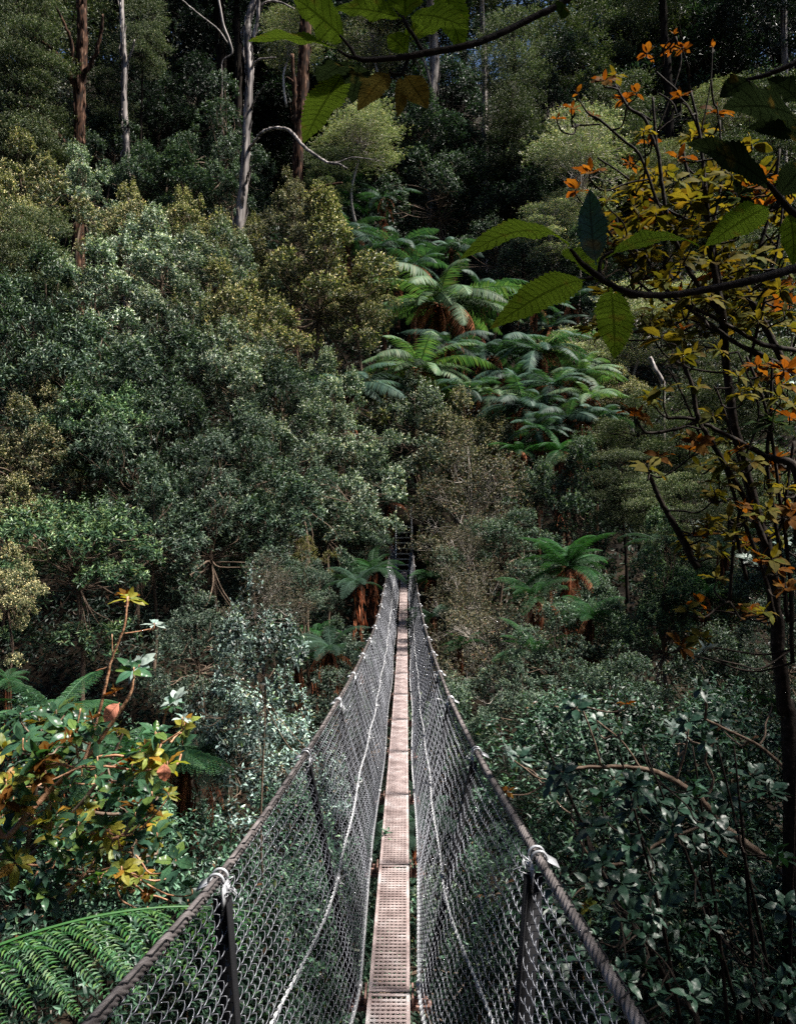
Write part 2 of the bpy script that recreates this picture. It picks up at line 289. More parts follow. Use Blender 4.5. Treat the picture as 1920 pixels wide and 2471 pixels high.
def rope(P, R, lobes=6, n=30, pitch=0.17):
    mb = MB(); st = np.concatenate([[0], np.cumsum(np.linalg.norm(np.diff(P, axis=0), axis=1))])
    def prof(i, a): return 0.58 + 0.48 * np.abs(np.cos(lobes / 2 * (a - st[i.ravel().astype(int)][:, None] * 2 * np.pi / pitch / 1.0)))
    tube(mb, P - BO, R, n, 0, prof); return mb
for s in (-1, 1):
    d = np.concatenate([np.arange(-3.0, .6, 0.05), np.arange(.6, 6, 0.0042), np.arange(6, 10, 0.01), np.arange(10, 26.8, 0.05)])
    o = bpart('handrail_cable', rope(topc(s, d), 0.0142), ROPE); o['label'] = 'twisted steel handrail cable on the %s side of the footbridge' % ('left' if s < 0 else 'right')
    # lacing turns holding the mesh to the handrail cable
    mb = MB(); dl = np.arange(0.7, 22, 0.009); P = topc(s, dl); T, U, W = frames(P); q = (dl % 0.145) / 0.145; a = 2 * np.pi * np.clip(q * 3.2, 0, 1) + 2.2
    H = P + 0.0165 * (np.cos(a)[:, None] * U + np.sin(a)[:, None] * W); tube(mb, H - BO, 0.0021, 4, cap=False)
    bpart('lacing', mb, POSTM)
    for t0, R, nm in ((0.47, 0.005, 'middle_cable'), (0.0, 0.008, 'deck_cable')):
        d = np.arange(0.2, 26.7, 0.04); P = mixc(s, d, np.full(len(d), t0)); mb = MB(); tube(mb, P - BO, R, 8); 
        o = bpart(nm, mb, ZINC)
        mb = MB(); dl = np.arange(0.6, 24, 0.0085); P = mixc(s, dl, np.full(len(dl), t0)); T, U, W = frames(P)
        a = dl * 2 * np.pi / 0.052
        H = P + (R + 0.002) * (np.cos(a)[:, None] * U + np.sin(a)[:, None] * W); tube(mb, H - BO, 0.0024, 4, cap=False); bpart('spiral_lacing', mb, LACE)
    # chain link: one polyline wire per column, interlocked with the next
    mb = MB(); p = 0.050; k = 0
    ds = np.arange(0.75, 26.6, p); rs = np.random.RandomState(5 + s)
    nz = 50; sub = 4 
    for k, d0 in enumerate(ds):
        fine = d0 < 7.5; sb = 4 if fine else 2
        q = np.arange(0, nz * sb + 1) / sb                        # zigzag parameter
        tri = np.abs(((q + (k % 2) * 0) % 2) - 1)                 # 1..0..1
        sm = 0.5 - 0.5 * np.cos(np.pi * tri); tri = 0.72 * tri + 0.28 * sm
        dd = d0 + p * 0.53 * (2 * tri - 1) + 0.010 * np.sin(q * 0.23 + d0 * 2.7)
        t = q / nz
        P = mixc(s, dd, t) - BO
        P[:, 0] += 0.005 * np.sin(np.pi * q) * (1 if s > 0 else -1) * 1.3
        P[:, 0] += 0.006 * np.sin(d0 * 21 + q * 0.35) * np.sin(np.pi * t)
        tube(mb, P, 0.0016 if fine else 0.0019, 4 if fine else 3, cap=False)
    o = bpart('chain_link_mesh', mb, WIRE); o['label'] = 'galvanised chain link mesh on the %s side of the footbridge' % ('left' if s < 0 else 'right')
    # posts, clamps, clips
    for i, d in enumerate(joints[:-1]):
        A = topc(s, np.array([d]))[0]; B = botc(s, np.array([d]))[0]; B = B + np.array([s * 0.03, 0, -0.03]); A2 = A + np.array([-s * 0.012, 0, -0.05]); ax = nrm(B - A2); L = np.linalg.norm(B - A2)
        u = nrm(np.cross(ax, [0, 1.0, 0])); v = np.cross(ax, u); R = np.stack([u, v, ax], 1)
        mb = MB(); c = (A2 + B) / 2 - BO; wv = 0.058 if i < 2 else 0.036
        box(mb, c, (wv, 0.005, L), 0, R); box(mb, c + R @ np.array([-s * wv / 2, wv / 2 + .0035, 0]), (0.005, wv, L), 0, R)
        bpart('post', mb, POSTM)
        mb = MB(); M = A - BO
        t = nrm(topc(s, np.array([d + .05]))[0] - A); o1 = np.array([s, 0, 0.0]); n3 = np.cross(t, o1)
        Rc = np.stack([nrm(np.cross(n3, t)), t, nrm(n3)], 1)
        wing = Rc @ np.array([[math.cos(0.35), 0, math.sin(0.35)], [0, 1, 0], [-math.sin(0.35), 0, math.cos(0.35)]])
        ow = 1.0 if i < 4 else 0.75
        box(mb, M + np.array([s * 0.040, 0, -0.012]), (0.046 * ow, 0.060, 0.004), 0, [[math.cos(.5), 0, s * math.sin(.5)], [0, 1, 0], [-s * math.sin(.5), 0, math.cos(.5)]])
        box(mb, M + np.array([-s * 0.022, 0, -0.055]), (0.006, 0.066, 0.085), 0)
        for q in (-0.024, 0.024):                                 # U-bolts with nuts
            a = np.linspace(-0.2, np.pi + 0.2, 14); P = M + t * q + 0.023 * (np.cos(a)[:, None] * Rc[:, 0] + np.sin(a)[:, None] * np.array([0, 0, 1.0]))
            tube(mb, P, 0.0048, 6)
            for e in (-1, 1):
                box(mb, M + t * q + Rc[:, 0] * 0.023 * e + np.array([0, 0, -0.034]), (0.014, 0.014, 0.012)); tube(mb, [M + t * q + Rc[:, 0] * 0.023 * e + np.array([0, 0, z]) for z in (0, -0.05)], 0.004, 6)
        for q in range(5):                                        # twisted tie wire ends
            r = np.random.RandomState(i * 7 + q + 50 * (s + 1)); a0 = M + np.array([-s * 0.03, 0, -0.03]); P = [a0]
            for z in range(5): P.append(P[-1] + r.normal(0, 0.012, 3))
            tube(mb, smooth_path([[*v, .0016] for v in P], 3)[:, :3], 0.0019, 4)
        bpart('cable_clamp', mb, ZINC)
        mb = MB(); C2 = mixc(s, np.array([d]), np.array([0.47]))[0] - BO
        for q in range(6):
            r = np.random.RandomState(i * 9 + q + 90 * (s + 1)); P = [C2 + r.normal(0, 0.006, 3)]
            for z in range(6): P.append(P[-1] + r.normal(0, 0.011, 3))
            tube(mb, smooth_path([[*v, .0016] for v in P], 3)[:, :3], 0.0022, 4)
        box(mb, C2, (0.02, 0.045, 0.02))
        bpart('wire_clip', mb, LACE)
        mb = MB(); box(mb, botc(s, np.array([d]))[0] - BO + [0, 0, 0.012], (0.03, 0.04, 0.03)); bpart('deck_clip', mb, LACE)

# deck planks: side channels, ladder bars and a serrated strut between bars
def plank_mesh(L, W=0.216):
    mb = MB(); e = 0.0
    for sx in (-1, 1):
        box(mb, (sx * (W / 2 - 0.009), L / 2, -0.001), (0.018, L, 0.004)); box(mb, (sx * (W / 2 - 0.002), L / 2, -0.032), (0.004, L, 0.058))
    for y0, wd in ((0.004, 0.022), (L - 0.026, 0.022)): box(mb, (0, y0 + wd / 2, -0.003), (W - 0.037, wd, 0.005))
    hw = W / 2 - 0.018; ys = np.arange(0.040, L - 0.035, 0.0385)
    for y in ys:
        P = [(-hw, y, -0.002), (hw, y, -0.002)]; tube(mb, P, 0.0068, 6)
        x = np.linspace(-hw, hw, 29); ph = (np.arange(29) % 4) * np.pi / 2
        V = []
        for j, (dy, dz) in enumerate(((-0.003, 0), (0.003, 0))):
            V.append(np.stack([x, y + 0.019 + 0.0085 * np.cos(ph) + dy, -0.004 + 0.004 * np.cos(ph * 1 + 0.8) + x * 0], -1))
        V.append(V[1] - [0, 0, 0.012]); V = np.concatenate(V); i = np.arange(28)
        mb.add(V, [np.stack([i, i + 1, i + 30, i + 29], -1), np.stack([i + 29, i + 30, i + 59, i + 58], -1)])
    return mb.mesh('deck_plank', PLANK, False)
pm = plank_mesh(1.615)
for i, d in enumerate(joints[:-1]):
    d2 = joints[i + 1]; A = np.array([cx(d), d, -float(tab(d, 5))]); B = np.array([cx(d2), d2, -float(tab(d2, 5))]); v = B - A; L = np.linalg.norm(v)
    o = link('deck_plank', pm, bridge, loc=tuple(A - BO + nrm(v) * 0.006), rot=(math.asin(v[2] / L), 0.0, -math.atan2(v[0], v[1])), scale=(1, (L - 0.012) / 1.615, 1))
    mb = MB(); c = A - BO + np.array([0, 0, -0.072])
    box(mb, c, (0.44, 0.05, 0.022)); box(mb, c + [0, 0.03, -0.012], (0.44, 0.004, 0.05))
    for s in (-1, 1):
        box(mb, c + [s * 0.122, 0.0, 0.045], (0.010, 0.13, 0.075)); box(mb, c + [s * 0.165, 0.0, 0.03], (0.075, 0.022, 0.028)); tube(mb, [c + [s * 0.205, 0, -0.03], c + [s * 0.165, 0, 0.11]], 0.007, 6)
        box(mb, c + [s * 0.15, 0.02, 0.055], (0.02, 0.02, 0.02))
    bpart('cross_beam', mb, BEAM, False)

# ------------------------------------------------------------------ staircase
st = empty('staircase', (0.21, 27.0, -2.7), 'dark steel grating stairs with tube handrails climbing from the far bridge end', 'staircase')
SO = np.array([0.21, 27.0, -2.7]); nst = 9
for i in range(nst):
    y = 26.95 + i * 0.25; z = -2.05 + i * 0.185; hw = 0.27
    mb = MB(); c = np.array([0.215, y + 0.11, z]) - SO
    box(mb, c + [0, -0.105, -0.012], (2 * hw, 0.018, 0.045)); box(mb, c + [0, 0.105, -0.015], (2 * hw, 0.006, 0.035))
    for q in np.arange(-0.08, 0.09, 0.022): box(mb, c + [0, q, -0.012], (2 * hw, 0.005, 0.028))
    for q in np.arange(-hw, hw + .01, 0.06): box(mb, c + [q, 0, -0.012], (0.005, 0.2, 0.024))
    link('tread', mb.mesh('tread', STEEL, False), st)
for s in (-1, 1):
    mb = MB(); x = 0.215 + s * 0.29
    A = np.array([x, 26.85, -2.2]) - SO; B = np.array([x, 29.6, -0.165]) - SO; v = nrm(B - A); u = np.array([1.0, 0, 0]); R = np.stack([u, v, np.cross(u, v)], 1)
    box(mb, (A + B) / 2, (0.012, np.linalg.norm(B - A), 0.2), 0, R); link('stringer', mb.mesh('stringer', STEEL, False), st)
    mb = MB(); P = [[x, 26.75, -1.1, .022], [x, 27.6, -.85, .022], [x, 28.6, -.28, .022], [x, 29.3, .12, .022], [x, 30.6, .25, .022]]
    tube(mb, smooth_path(np.array(P) - np.array([*SO, 0]), 5)[:, :3], 0.022, 8)
    tube(mb, smooth_path(np.array(P) - np.array([*SO, 0]) - [0, 0, .42, 0], 5)[:, :3], 0.014, 8)
    link('handrail', mb.mesh('handrail', ZINC if s > 0 else STEEL), st)
    for y in (26.8, 28.2, 29.5):
        mb = MB(); zt = np.interp(y, [26.75, 27.6, 28.6, 29.4, 30.6], [-1.1, -.85, -.28, .12, .25]); zb = float(ground(x, y)) - .3
        tube(mb, [np.array([x, y, zb]) - SO, np.array([x, y, zt]) - SO], 0.022, 8); link('handrail_post', mb.mesh('handrail_post', STEEL), st)
mb = MB(); c = np.array([0.215, 29.85, -0.56]) - SO; box(mb, c, (0.6, 1.5, 0.03))
for q in np.arange(-.7, .7, .05): box(mb, c + [0, q, .022], (0.58, .01, .016))
link('landing', mb.mesh('landing', STEEL, False), st)

# ------------------------------------------------------------------ foliage
def leaf_tpl(kind):
    if kind == 'r':   # folded rhombus
        V = [(0, 0, 0), (-.5, .42, .10), (0, 1, -.10), (.5, .42, .10)]; Fa = [[0, 3, 2], [0, 2, 1]]
    elif kind == 'n':  # needle-like narrow blade
        V = [(-.5, 0, 0), (.5, 0, 0), (0, 1, -.05)]; Fa = [[0, 1, 2]]
    else:             # curved 6-sided leaf
        V = [(0, 0, 0), (-.42, .28, .10), (-.42, .62, .07), (0, 1, -.16), (.42, .62, .07), (.42, .28, .10), (0, .30, 0), (0, .65, -.02)]
        Fa = [[0, 5, 6], [0, 6, 1], [5, 4, 7], [5, 7, 6], [6, 7, 2], [6, 2, 1], [4, 3, 7], [7, 3, 2]]
    return np.array(V, float), np.array(Fa)
TPL = {k: leaf_tpl(k) for k in 'rnc'}
def stamp(mb, tpl, P, D, Nn, L, W, mat=0):
    V, Fa = TPL[tpl]; D = nrm(D); Nn = nrm(Nn - (Nn * D).sum(-1, keepdims=True) * D); Sx = np.cross(D, Nn)
    n = len(P); L = np.broadcast_to(L, (n,))[:, None, None]; W = np.broadcast_to(W, (n,))[:, None, None]
    O = P[:, None] + V[None, :, 0:1] * W * Sx[:, None] + V[None, :, 1:2] * L * D[:, None] + V[None, :, 2:3] * L * Nn[:, None]
    f = (Fa[None] + (np.arange(n) * len(V))[:, None, None]).reshape(-1, Fa.shape[1]); mb.add(O.reshape(-1, 3), f, mat)
def shoots(mb, rs, P, Nn, k, L, wr=0.36, slen=1.0, e0=95, e1=35, tpl='r', jit=0.25, mat=0, droop=0.15, lit_k=2):
    """k leaves in a spiral round every shoot axis"""
    M = len(P); Nn = nrm(Nn); ref = rs.normal(size=(M, 3)); u = nrm(np.cross(Nn, ref)); v = np.cross(Nn, u)
    ph = rs.rand(M) * 6.28
    for i in range(k):
        t = i / max(k - 1, 1); az = ph + i * 2.4 + rs.normal(0, .25, M); e = np.radians(e0 + (e1 - e0) * t) + rs.normal(0, .18, M)
        rad = np.cos(az)[:, None] * u + np.sin(az)[:, None] * v
        D = Nn * np.cos(e)[:, None] + rad * np.sin(e)[:, None] + rs.normal(0, jit, (M, 3)) * .5; D[:, 2] -= droop
        nn = Nn * np.sin(e)[:, None] - rad * np.cos(e)[:, None] + rs.normal(0, jit, (M, 3))
        l = L * rs.uniform(.7, 1.25, M) * (1.1 - .45 * t)
        stamp(mb, tpl, P + Nn * (t * slen * L), D, nn, l, l * wr * rs.uniform(.8, 1.2, M), 1 if i >= k - lit_k else mat)  # tip leaves get the highlight colour
def sph(rs, n):
    a = rs.normal(size=(n, 3)); return nrm(a)
def lobes_mound(rs, n, shape='round'):
    out = []
    for i in range(n):
        d = sph(rs, 1)[0]; d[2] = abs(d[2]) * 1.1 - .3 if rs.rand() < .62 else -abs(d[2]); d = d / np.linalg.norm(d)
        q = rs.uniform(.70, 1.05) * (1 + .22 * math.sin(2.3 * math.atan2(d[1], d[0]) + n) + .12 * math.sin(5 * d[2] + n * .7)); c = d * q; c[2] = c[2] * 1.7 if c[2] < 0 else c[2]
        if shape == 'cone': c = np.array([d[0] * q * (1.05 - max(c[2], -.3) * .75), d[1] * q * (1.05 - max(c[2], -.3) * .75), c[2] * 1.35])
        r = rs.uniform(.11, .27); out.append((c, np.array([r, r, r * rs.uniform(.75, 1.1)])))
    out.append((np.array([0, 0, 0.0]), np.array([.38, .38, .6])))
    return out
def lobes_pads(rs, n):
    out = []
    for i in range(n):
        a = rs.rand() * 6.28; z = rs.uniform(-1.1, .95); rr = np.sqrt(max(0.05, 1 - z * z * .8)) * rs.uniform(.25, .85)
        r = rs.uniform(.20, .40); out.append((np.array([math.cos(a) * rr, math.sin(a) * rr, z]), np.array([r, r, r * rs.uniform(.30, .48)])))
    return out
def crown_mesh(name, seed, mat, R, lobes, dens, k, L, wr=.36, tpl='r', up=.75, under=-.18, slen=1.0, jit=.25, fuzz=.07, inner=True, spikes=0, **kw):
    rs = np.random.RandomState(seed); mb = MB(); C = np.array([l[0] for l in lobes]) * R; Rr = np.array([l[1] for l in lobes]) * R
    P = []; Nn = []
    for i in range(len(C)):
        a = 4 * np.pi * (Rr[i, 0] * Rr[i, 2]); m = max(6, int(a * dens)); d = sph(rs, m); d = d[d[:, 2] > under + rs.normal(0, .15, len(d))]
        q = C[i] + d * Rr[i] * (1 + rs.normal(0, fuzz, (len(d), 1)) * np.where(rs.rand(len(d), 1) < .25, 3.0, 1.0)); n0 = nrm(d / Rr[i])
        ins = np.zeros(len(q), bool)
        for j in range(len(C)):
            if j != i: ins |= (((q - C[j]) / Rr[j]) ** 2).sum(-1) < .72
        P.append(q[~ins]); Nn.append(n0[~ins])
    P = np.concatenate(P); Nn = np.concatenate(Nn); Nn = nrm(Nn + np.array([0, 0, up]) + rs.normal(0, .28, Nn.shape))
    shoots(mb, rs, P, Nn, k, L, wr, slen, tpl=tpl, jit=jit, **kw)
    if spikes:                                                   # upright leading shoots that break the outline
        i = np.argsort(-(P[:, 2] + rs.normal(0, .3 * R, len(P))))[:spikes]
        for t in range(4): shoots(mb, rs, P[i] + np.array([0, 0, 1.0]) * (t * L * .9) + rs.normal(0, L * .12, (len(i), 3)), np.tile([0, 0, 1.0], (len(i), 1)) + rs.normal(0, .1, (len(i), 3)), 5, L * (1 - .12 * t), wr, .8, tpl=tpl)
    return mb.mesh(name, list(mat), False), len(P)
def branch_mesh(name, seed, mat, R, lobes, stem=5.0, r0=.05, lean=.1, twigs=0, low=-.55):
    rs = np.random.RandomState(seed + 77); mb = MB()
    base = np.array([rs.normal(0, lean * R), rs.normal(0, lean * R), -stem]); fork = np.array([0, 0, low * R])
    mid = (base + fork) / 2 + rs.normal(0, .08 * R, 3)
    limb(mb, [[*base, r0 * 1.5], [*mid, r0 * 1.2], [*fork, r0], [0, 0, .1 * R, r0 * .6], [rs.normal(0, .1 * R), 0, .8 * R, r0 * .15]], 7, 6, .12, rs)
    for c, r in lobes:
        e = np.array(c) * R; s0 = fork + np.array([0, 0, rs.uniform(0, .6) * R * .9 * (1 if e[2] > 0 else .3)])
        m1 = s0 * .6 + e * .4 + rs.normal(0, .10 * R, 3); m2 = s0 * .25 + e * .75 + rs.normal(0, .08 * R, 3) - [0, 0, .05 * R]
        limb(mb, [[*s0, r0 * .5], [*m1, r0 * .38], [*m2, r0 * .25], [*e, r0 * .1]], 5, 4, .1, rs)
        for t in range(twigs):
            q = e + sph(rs, 1)[0] * r * R * .95; limb(mb, [[*m2, r0 * .2], [*((m2 + q) / 2 + rs.normal(0, .05 * R, 3)), r0 * .13], [*q, r0 * .06]], 3, 3, .1, rs)
    return mb.mesh(name, mat)

PROTO = {}
def proto(key, mat, bmat, R, n, shape, seeds, dens, k, L, stem=5, r0=.05, twigs=1, low=-.55, **kw):
    PROTO[key] = []
    for sd_ in seeds:
        rs = np.random.RandomState(sd_); lb = lobes_pads(rs, n) if shape == 'pads' else lobes_mound(rs, n, shape)
        m, c = crown_mesh('foliage_' + key, sd_, mat, R, lb, dens, k, L, **kw)
        PROTO[key].append((m, branch_mesh('branches_' + key, sd_, bmat, R, lb, stem, r0, twigs=twigs, low=low), R))
        print('PROTO', key, c, len(m.polygons))
proto('teal', (TEAL, LIT_TEAL), TWIG, 1.9, 36, 'round', (1, 2, 3), 30, 8, .19, wr=.30, spikes=60)
proto('silver', (SILV, LIT_SILV), TWIG, 1.9, 38, 'cone', (4, 5), 36, 8, .165, wr=.30, spikes=90)
proto('gold', (GOLD, LIT_GOLD), TWIG, 1.9, 38, 'round', (6, 7), 42, 8, .15, wr=.30, spikes=120)
proto('goldcone', (GOLD, LIT_GOLD), TWIG, 1.9, 52, 'cone', (8, 9), 46, 8, .145, wr=.30, spikes=140)
proto('fresh', (FRSH, LIT_FRSH), TWIG, 1.7, 46, 'round', (10, 11), 40, 8, .18, wr=.30, spikes=30)
proto('freshcone', (FRSH, LIT_FRSH), TWIG, 1.7, 50, 'cone', (12,), 60, 8, .125, wr=.36, spikes=50)
proto('moss', (MOSS, LIT_MOSS), BARK, 2.3, 42, 'pads', (13, 14, 15), 110, 7, .125, wr=.22, up=1.0, under=-.15, fuzz=.18, stem=7, r0=.07, twigs=2, jit=.5)
proto('pale', (PALE, LIT_PALE), TWIGP, 2.2, 40, 'pads', (16, 17), 110, 7, .12, wr=.22, up=1.0, under=-.15, fuzz=.18, stem=7, r0=.05, twigs=4, jit=.5)
proto('dark', (DARK, LIT_DARK), BARK, 3.6, 50, 'round', (18, 19), 22, 7, .24, wr=.28, stem=9, r0=.10)
proto('fine', (TEAL, LIT_TEAL), TWIG, 1.8, 48, 'cone', (20, 21), 62, 7, .11, wr=.38)
proto('tangle', (TANG, LIT_TANG), TWIGP, 1.8, 40, 'round', (22, 23), 70, 6, .10, wr=.34, twigs=5, r0=.028, jit=.6, fuzz=.25)
proto('farmoss', (MOSS, LIT_MOSS), BARK, 4.2, 42, 'pads', (24, 25), 32, 7, .23, wr=.22, up=1.0, under=-.15, fuzz=.2, stem=12, r0=.13, twigs=2, jit=.5)
proto('glossy', (GLOS, LIT_GLOS), TWIGD, 1.0, 30, 'round', (26, 27, 28), 60, 7, .095, wr=.38, tpl='c', stem=3, r0=.018, twigs=3, spikes=25, slen=1.4, up=.5)
proto('blue', (BLUE, LIT_BLUE), TWIG, .75, 22, 'cone', (29, 30), 90, 7, .085, wr=.42, tpl='c', stem=3, r0=.014, twigs=3, spikes=34, slen=1.4)
proto('yellowish', (leaf_mat('leaf_yellow_olive', [(0, (0.10, 0.10, 0.015)), (0.5, (0.15, 0.125, 0.02)), (0.85, (0.06, 0.08, 0.02))]), LIT_GOLD), TWIG, 1.0, 20, 'round', (31,), 110, 7, .07, wr=.25)

def plant(key, var, px, py, Rpx, d, label, cat, group=None, name=None, sq=1.0, rotz=None):
    fm, bm, R = PROTO[key][var % len(PROTO[key])]; c = at(px, py, d); s = Rpx / F * d / R; a_ = 1 + .14 * math.sin(px * 1.7 + py)
    g = float(ground(c.x, c.y)); base = Vector((c.x, c.y, min(g, c.z - .2)))
    o = empty(name or cat.replace(' ', '_'), base, label, cat, group); rz = (px * 7.13 + py * 3.7) % 6.28 if rotz is None else rotz
    link('trunk' if cat == 'tree' else 'stems', bm, o, (0, 0, c.z - base.z), (0, 0, rz), (s * a_, s / a_, s * sq))
    link('crown' if cat == 'tree' else 'foliage', fm, o, (0, 0, c.z - base.z), (0, 0, rz), (s * a_, s / a_, s * sq)); return o
ORD = ['first', 'second', 'third', 'fourth', 'fifth', 'sixth', 'seventh', 'eighth', 'ninth', 'tenth', 'eleventh', 'twelfth', 'thirteenth', 'fourteenth']
LOOK = {'teal': 'dark blue-green leafy shrub', 'silver': 'pale silvery green leafy shrub', 'gold': 'gold-tipped yellow-green shrub', 'goldcone': 'domed golden-tipped shrub',
        'fresh': 'bright green starry-leaved shrub', 'freshcone': 'pointed bright green shrub', 'moss': 'olive feathery-padded tree', 'pale': 'pale feathery tree',
        'dark': 'dark shaded forest tree', 'fine': 'tiny-leaved blue-green shrub', 'tangle': 'brownish twiggy shrub', 'farmoss': 'grey-green feathery forest tree', 'glossy': 'glossy dark green shrub', 'blue': 'upright blue-green shrub', 'yellowish': 'yellow-olive shrub'}
CATS = {'moss': 'tree', 'pale': 'tree', 'dark': 'tree', 'farmoss': 'tree'}
def row(phrase, group, items):
    """items: (kind, px, py, Rpx, d[, own look[, squash]]) from left to right; each label says which of the row it is"""
    cnt = {}
    for i, it in enumerate(sorted(items, key=lambda t: t[1])):
        k, px, py, R, d = it[:5]; cnt.setdefault(k, 0)
    tot = {k: sum(1 for t in items if t[0] == k) for k in cnt}
    for i, it in enumerate(sorted(items, key=lambda t: t[1])):
        k, px, py, R, d = it[:5]; look = it[5] if len(it) > 5 and it[5] else LOOK[k]
        own = len(it) > 5 and it[5]
        pre = '' if (tot[k] == 1 or own) else ' ' + ORD[cnt[k]] + ' from left'
        cnt[k] += 1
        cat = CATS.get(k, 'shrub')
        lab = (look + ',' + pre + ' ' + phrase) if pre else look + ' ' + phrase
        plant(k, i, px, py, R, d, lab, cat, group, name='forest_tree' if k in ('dark', 'farmoss') else ('feathery_tree' if cat == 'tree' else 'leafy_shrub'), sq=it[6] if len(it) > 6 else 1.0)

# ---- tree ferns
def frond_mesh(name, seed, mat, L=2.4, n=34, pl=.36, a0=50, a1=-45, detail=0, sweep=14, hang=.15, bw=.040):
    rs = np.random.RandomState(seed); mb = MB(); m = 24; t = np.linspace(0, 1, m); a = np.radians(a0 + (a1 - a0) * t ** 1.1); ds = L / (m - 1)
    y = np.concatenate([[0], np.cumsum(np.cos(a[:-1]) * ds)]); z = np.concatenate([[0], np.cumsum(np.sin(a[:-1]) * ds)]); x = .06 * L * np.sin(t * 2.2 + seed) * t
    tube(mb, np.stack([x, y, z], -1), .012 * (1 - .85 * t) * L / 2.4 + .001, 4)
    q = np.linspace(.10, .985, n); px = np.interp(q, t, x); py = np.interp(q, t, y); pz = np.interp(q, t, z); pa = np.interp(q, t, a)
    prof = np.sin(np.pi * np.clip(q * .93 + .07, 0, 1) ** 1.0) ** .62 * (1 - .12 * q)
    T = np.stack([0 * q, np.cos(pa), np.sin(pa)], -1); U = np.stack([0 * q, -np.sin(pa), np.cos(pa)], -1)
    for s in (-1, 1):
        l = pl * prof * rs.uniform(.88, 1.08, n); sw = math.radians(sweep) + .35 * q + rs.normal(0, .07, n)
        D = np.stack([s * np.cos(sw), 0 * q, 0 * q], -1) + T * np.sin(sw)[:, None] - U * hang * rs.uniform(.4, 1.4, (n, 1)); D = nrm(D); P = np.stack([px, py, pz], -1)
        if not detail:
            Nn = U; Sx = nrm(np.cross(D, Nn)); V = []; st = [0, .3, .65, 1]; wd = [.6, 1, .75, .05]
            for j, (sv, wv) in enumerate(zip(st, wd)):
                c = P + D * (l * sv)[:, None] - np.array([0, 0, 1.0]) * (l * .22 * sv ** 2)[:, None]
                V += [c - Sx * bw * L / 4.8 * wv, c + Sx * bw * L / 4.8 * wv]
            V = np.stack(V, 1); b = (np.arange(n) * 8)[:, None]
            f = np.concatenate([b + [2 * j, 2 * j + 1, 2 * j + 3, 2 * j + 2] for j in range(3)]); mb.add(V.reshape(-1, 3), f)
        else:
            k = detail
            for i in range(n):
                kk = max(4, int(k * (l[i] / pl))); u = np.linspace(.05, 1, kk); c = P[i] + D[i] * (l[i] * u)[:, None] - np.array([0, 0, 1.0]) * (l[i] * .25 * u ** 2)[:, None]
                Sx = nrm(np.cross(D[i], U[i])); pw = pl / k * 2.9 * np.sin(np.pi * np.clip(u * .8 + .16, 0, 1)) ** .6 * (l[i] / pl) ** .5
                tube(mb, c[::max(1, kk // 4)], .0016, 3, cap=False)
                for e in (-1, 1):
                    Dp = nrm(Sx * e + D[i] * .45 + rs.normal(0, .05, (kk, 3))); stamp(mb, 'r', c, Dp, np.tile(U[i], (kk, 1)) + rs.normal(0, .15, (kk, 3)), pw * rs.uniform(.8, 1.15, kk), pl / k * .72)
    return mb.mesh(name, mat, False)
FR = {'mid': [frond_mesh('frond', s, FERN, 2.4, 46, .42, a0, a1, hang=.25) for s, a0, a1 in ((1, 34, -38), (2, 20, -46), (3, 44, -34))],
      'yel': [frond_mesh('frond', s, FERNY, 2.4, 46, .42, a0, a1, hang=.25) for s, a0, a1 in ((4, 34, -38), (5, 20, -46), (6, 44, -34))],
      'det': [frond_mesh('frond', s, FERN, 1.7, 30, .30, a0, a1, detail=15) for s, a0, a1 in ((7, 45, -45), (8, 28, -50), (9, 60, -30))],
      'drk': [frond_mesh('frond', s, FERND, 1.7, 30, .30, a0, a1, detail=15) for s, a0, a1 in ((17, 50, -35), (18, 35, -45), (19, 66, -10))],
      'dead': [frond_mesh('dead_frond', s, RUST, 1.7, 26, .20, a0, a1, hang=.8, sweep=30) for s, a0, a1 in ((10, -20, -95), (11, 5, -100))]}
def trunk_fern(h, seed=1):
    rs = np.random.RandomState(seed); mb = MB(); z = np.linspace(0, -h, 14)
    limb(mb, [[.05 * math.sin(q * .7), .04 * math.cos(q), q, .12 + .02 * rs.rand()] for q in z], 9, 3, .12, rs)
    P = np.stack([rs.normal(0, .1, 160), rs.normal(0, .1, 160), rs.uniform(-h * .6, 0, 160)], -1); D = np.stack([rs.normal(0, .3, 160), rs.normal(0, .3, 160), -np.ones(160)], -1)
    stamp(mb, 'r', P, D, rs.normal(size=(160, 3)), .3, .05, 1)
    return mb.mesh('fern_trunk', [FTRUNK, RUST], False)
FT = [trunk_fern(4.0, 1), trunk_fern(2.0, 2)]
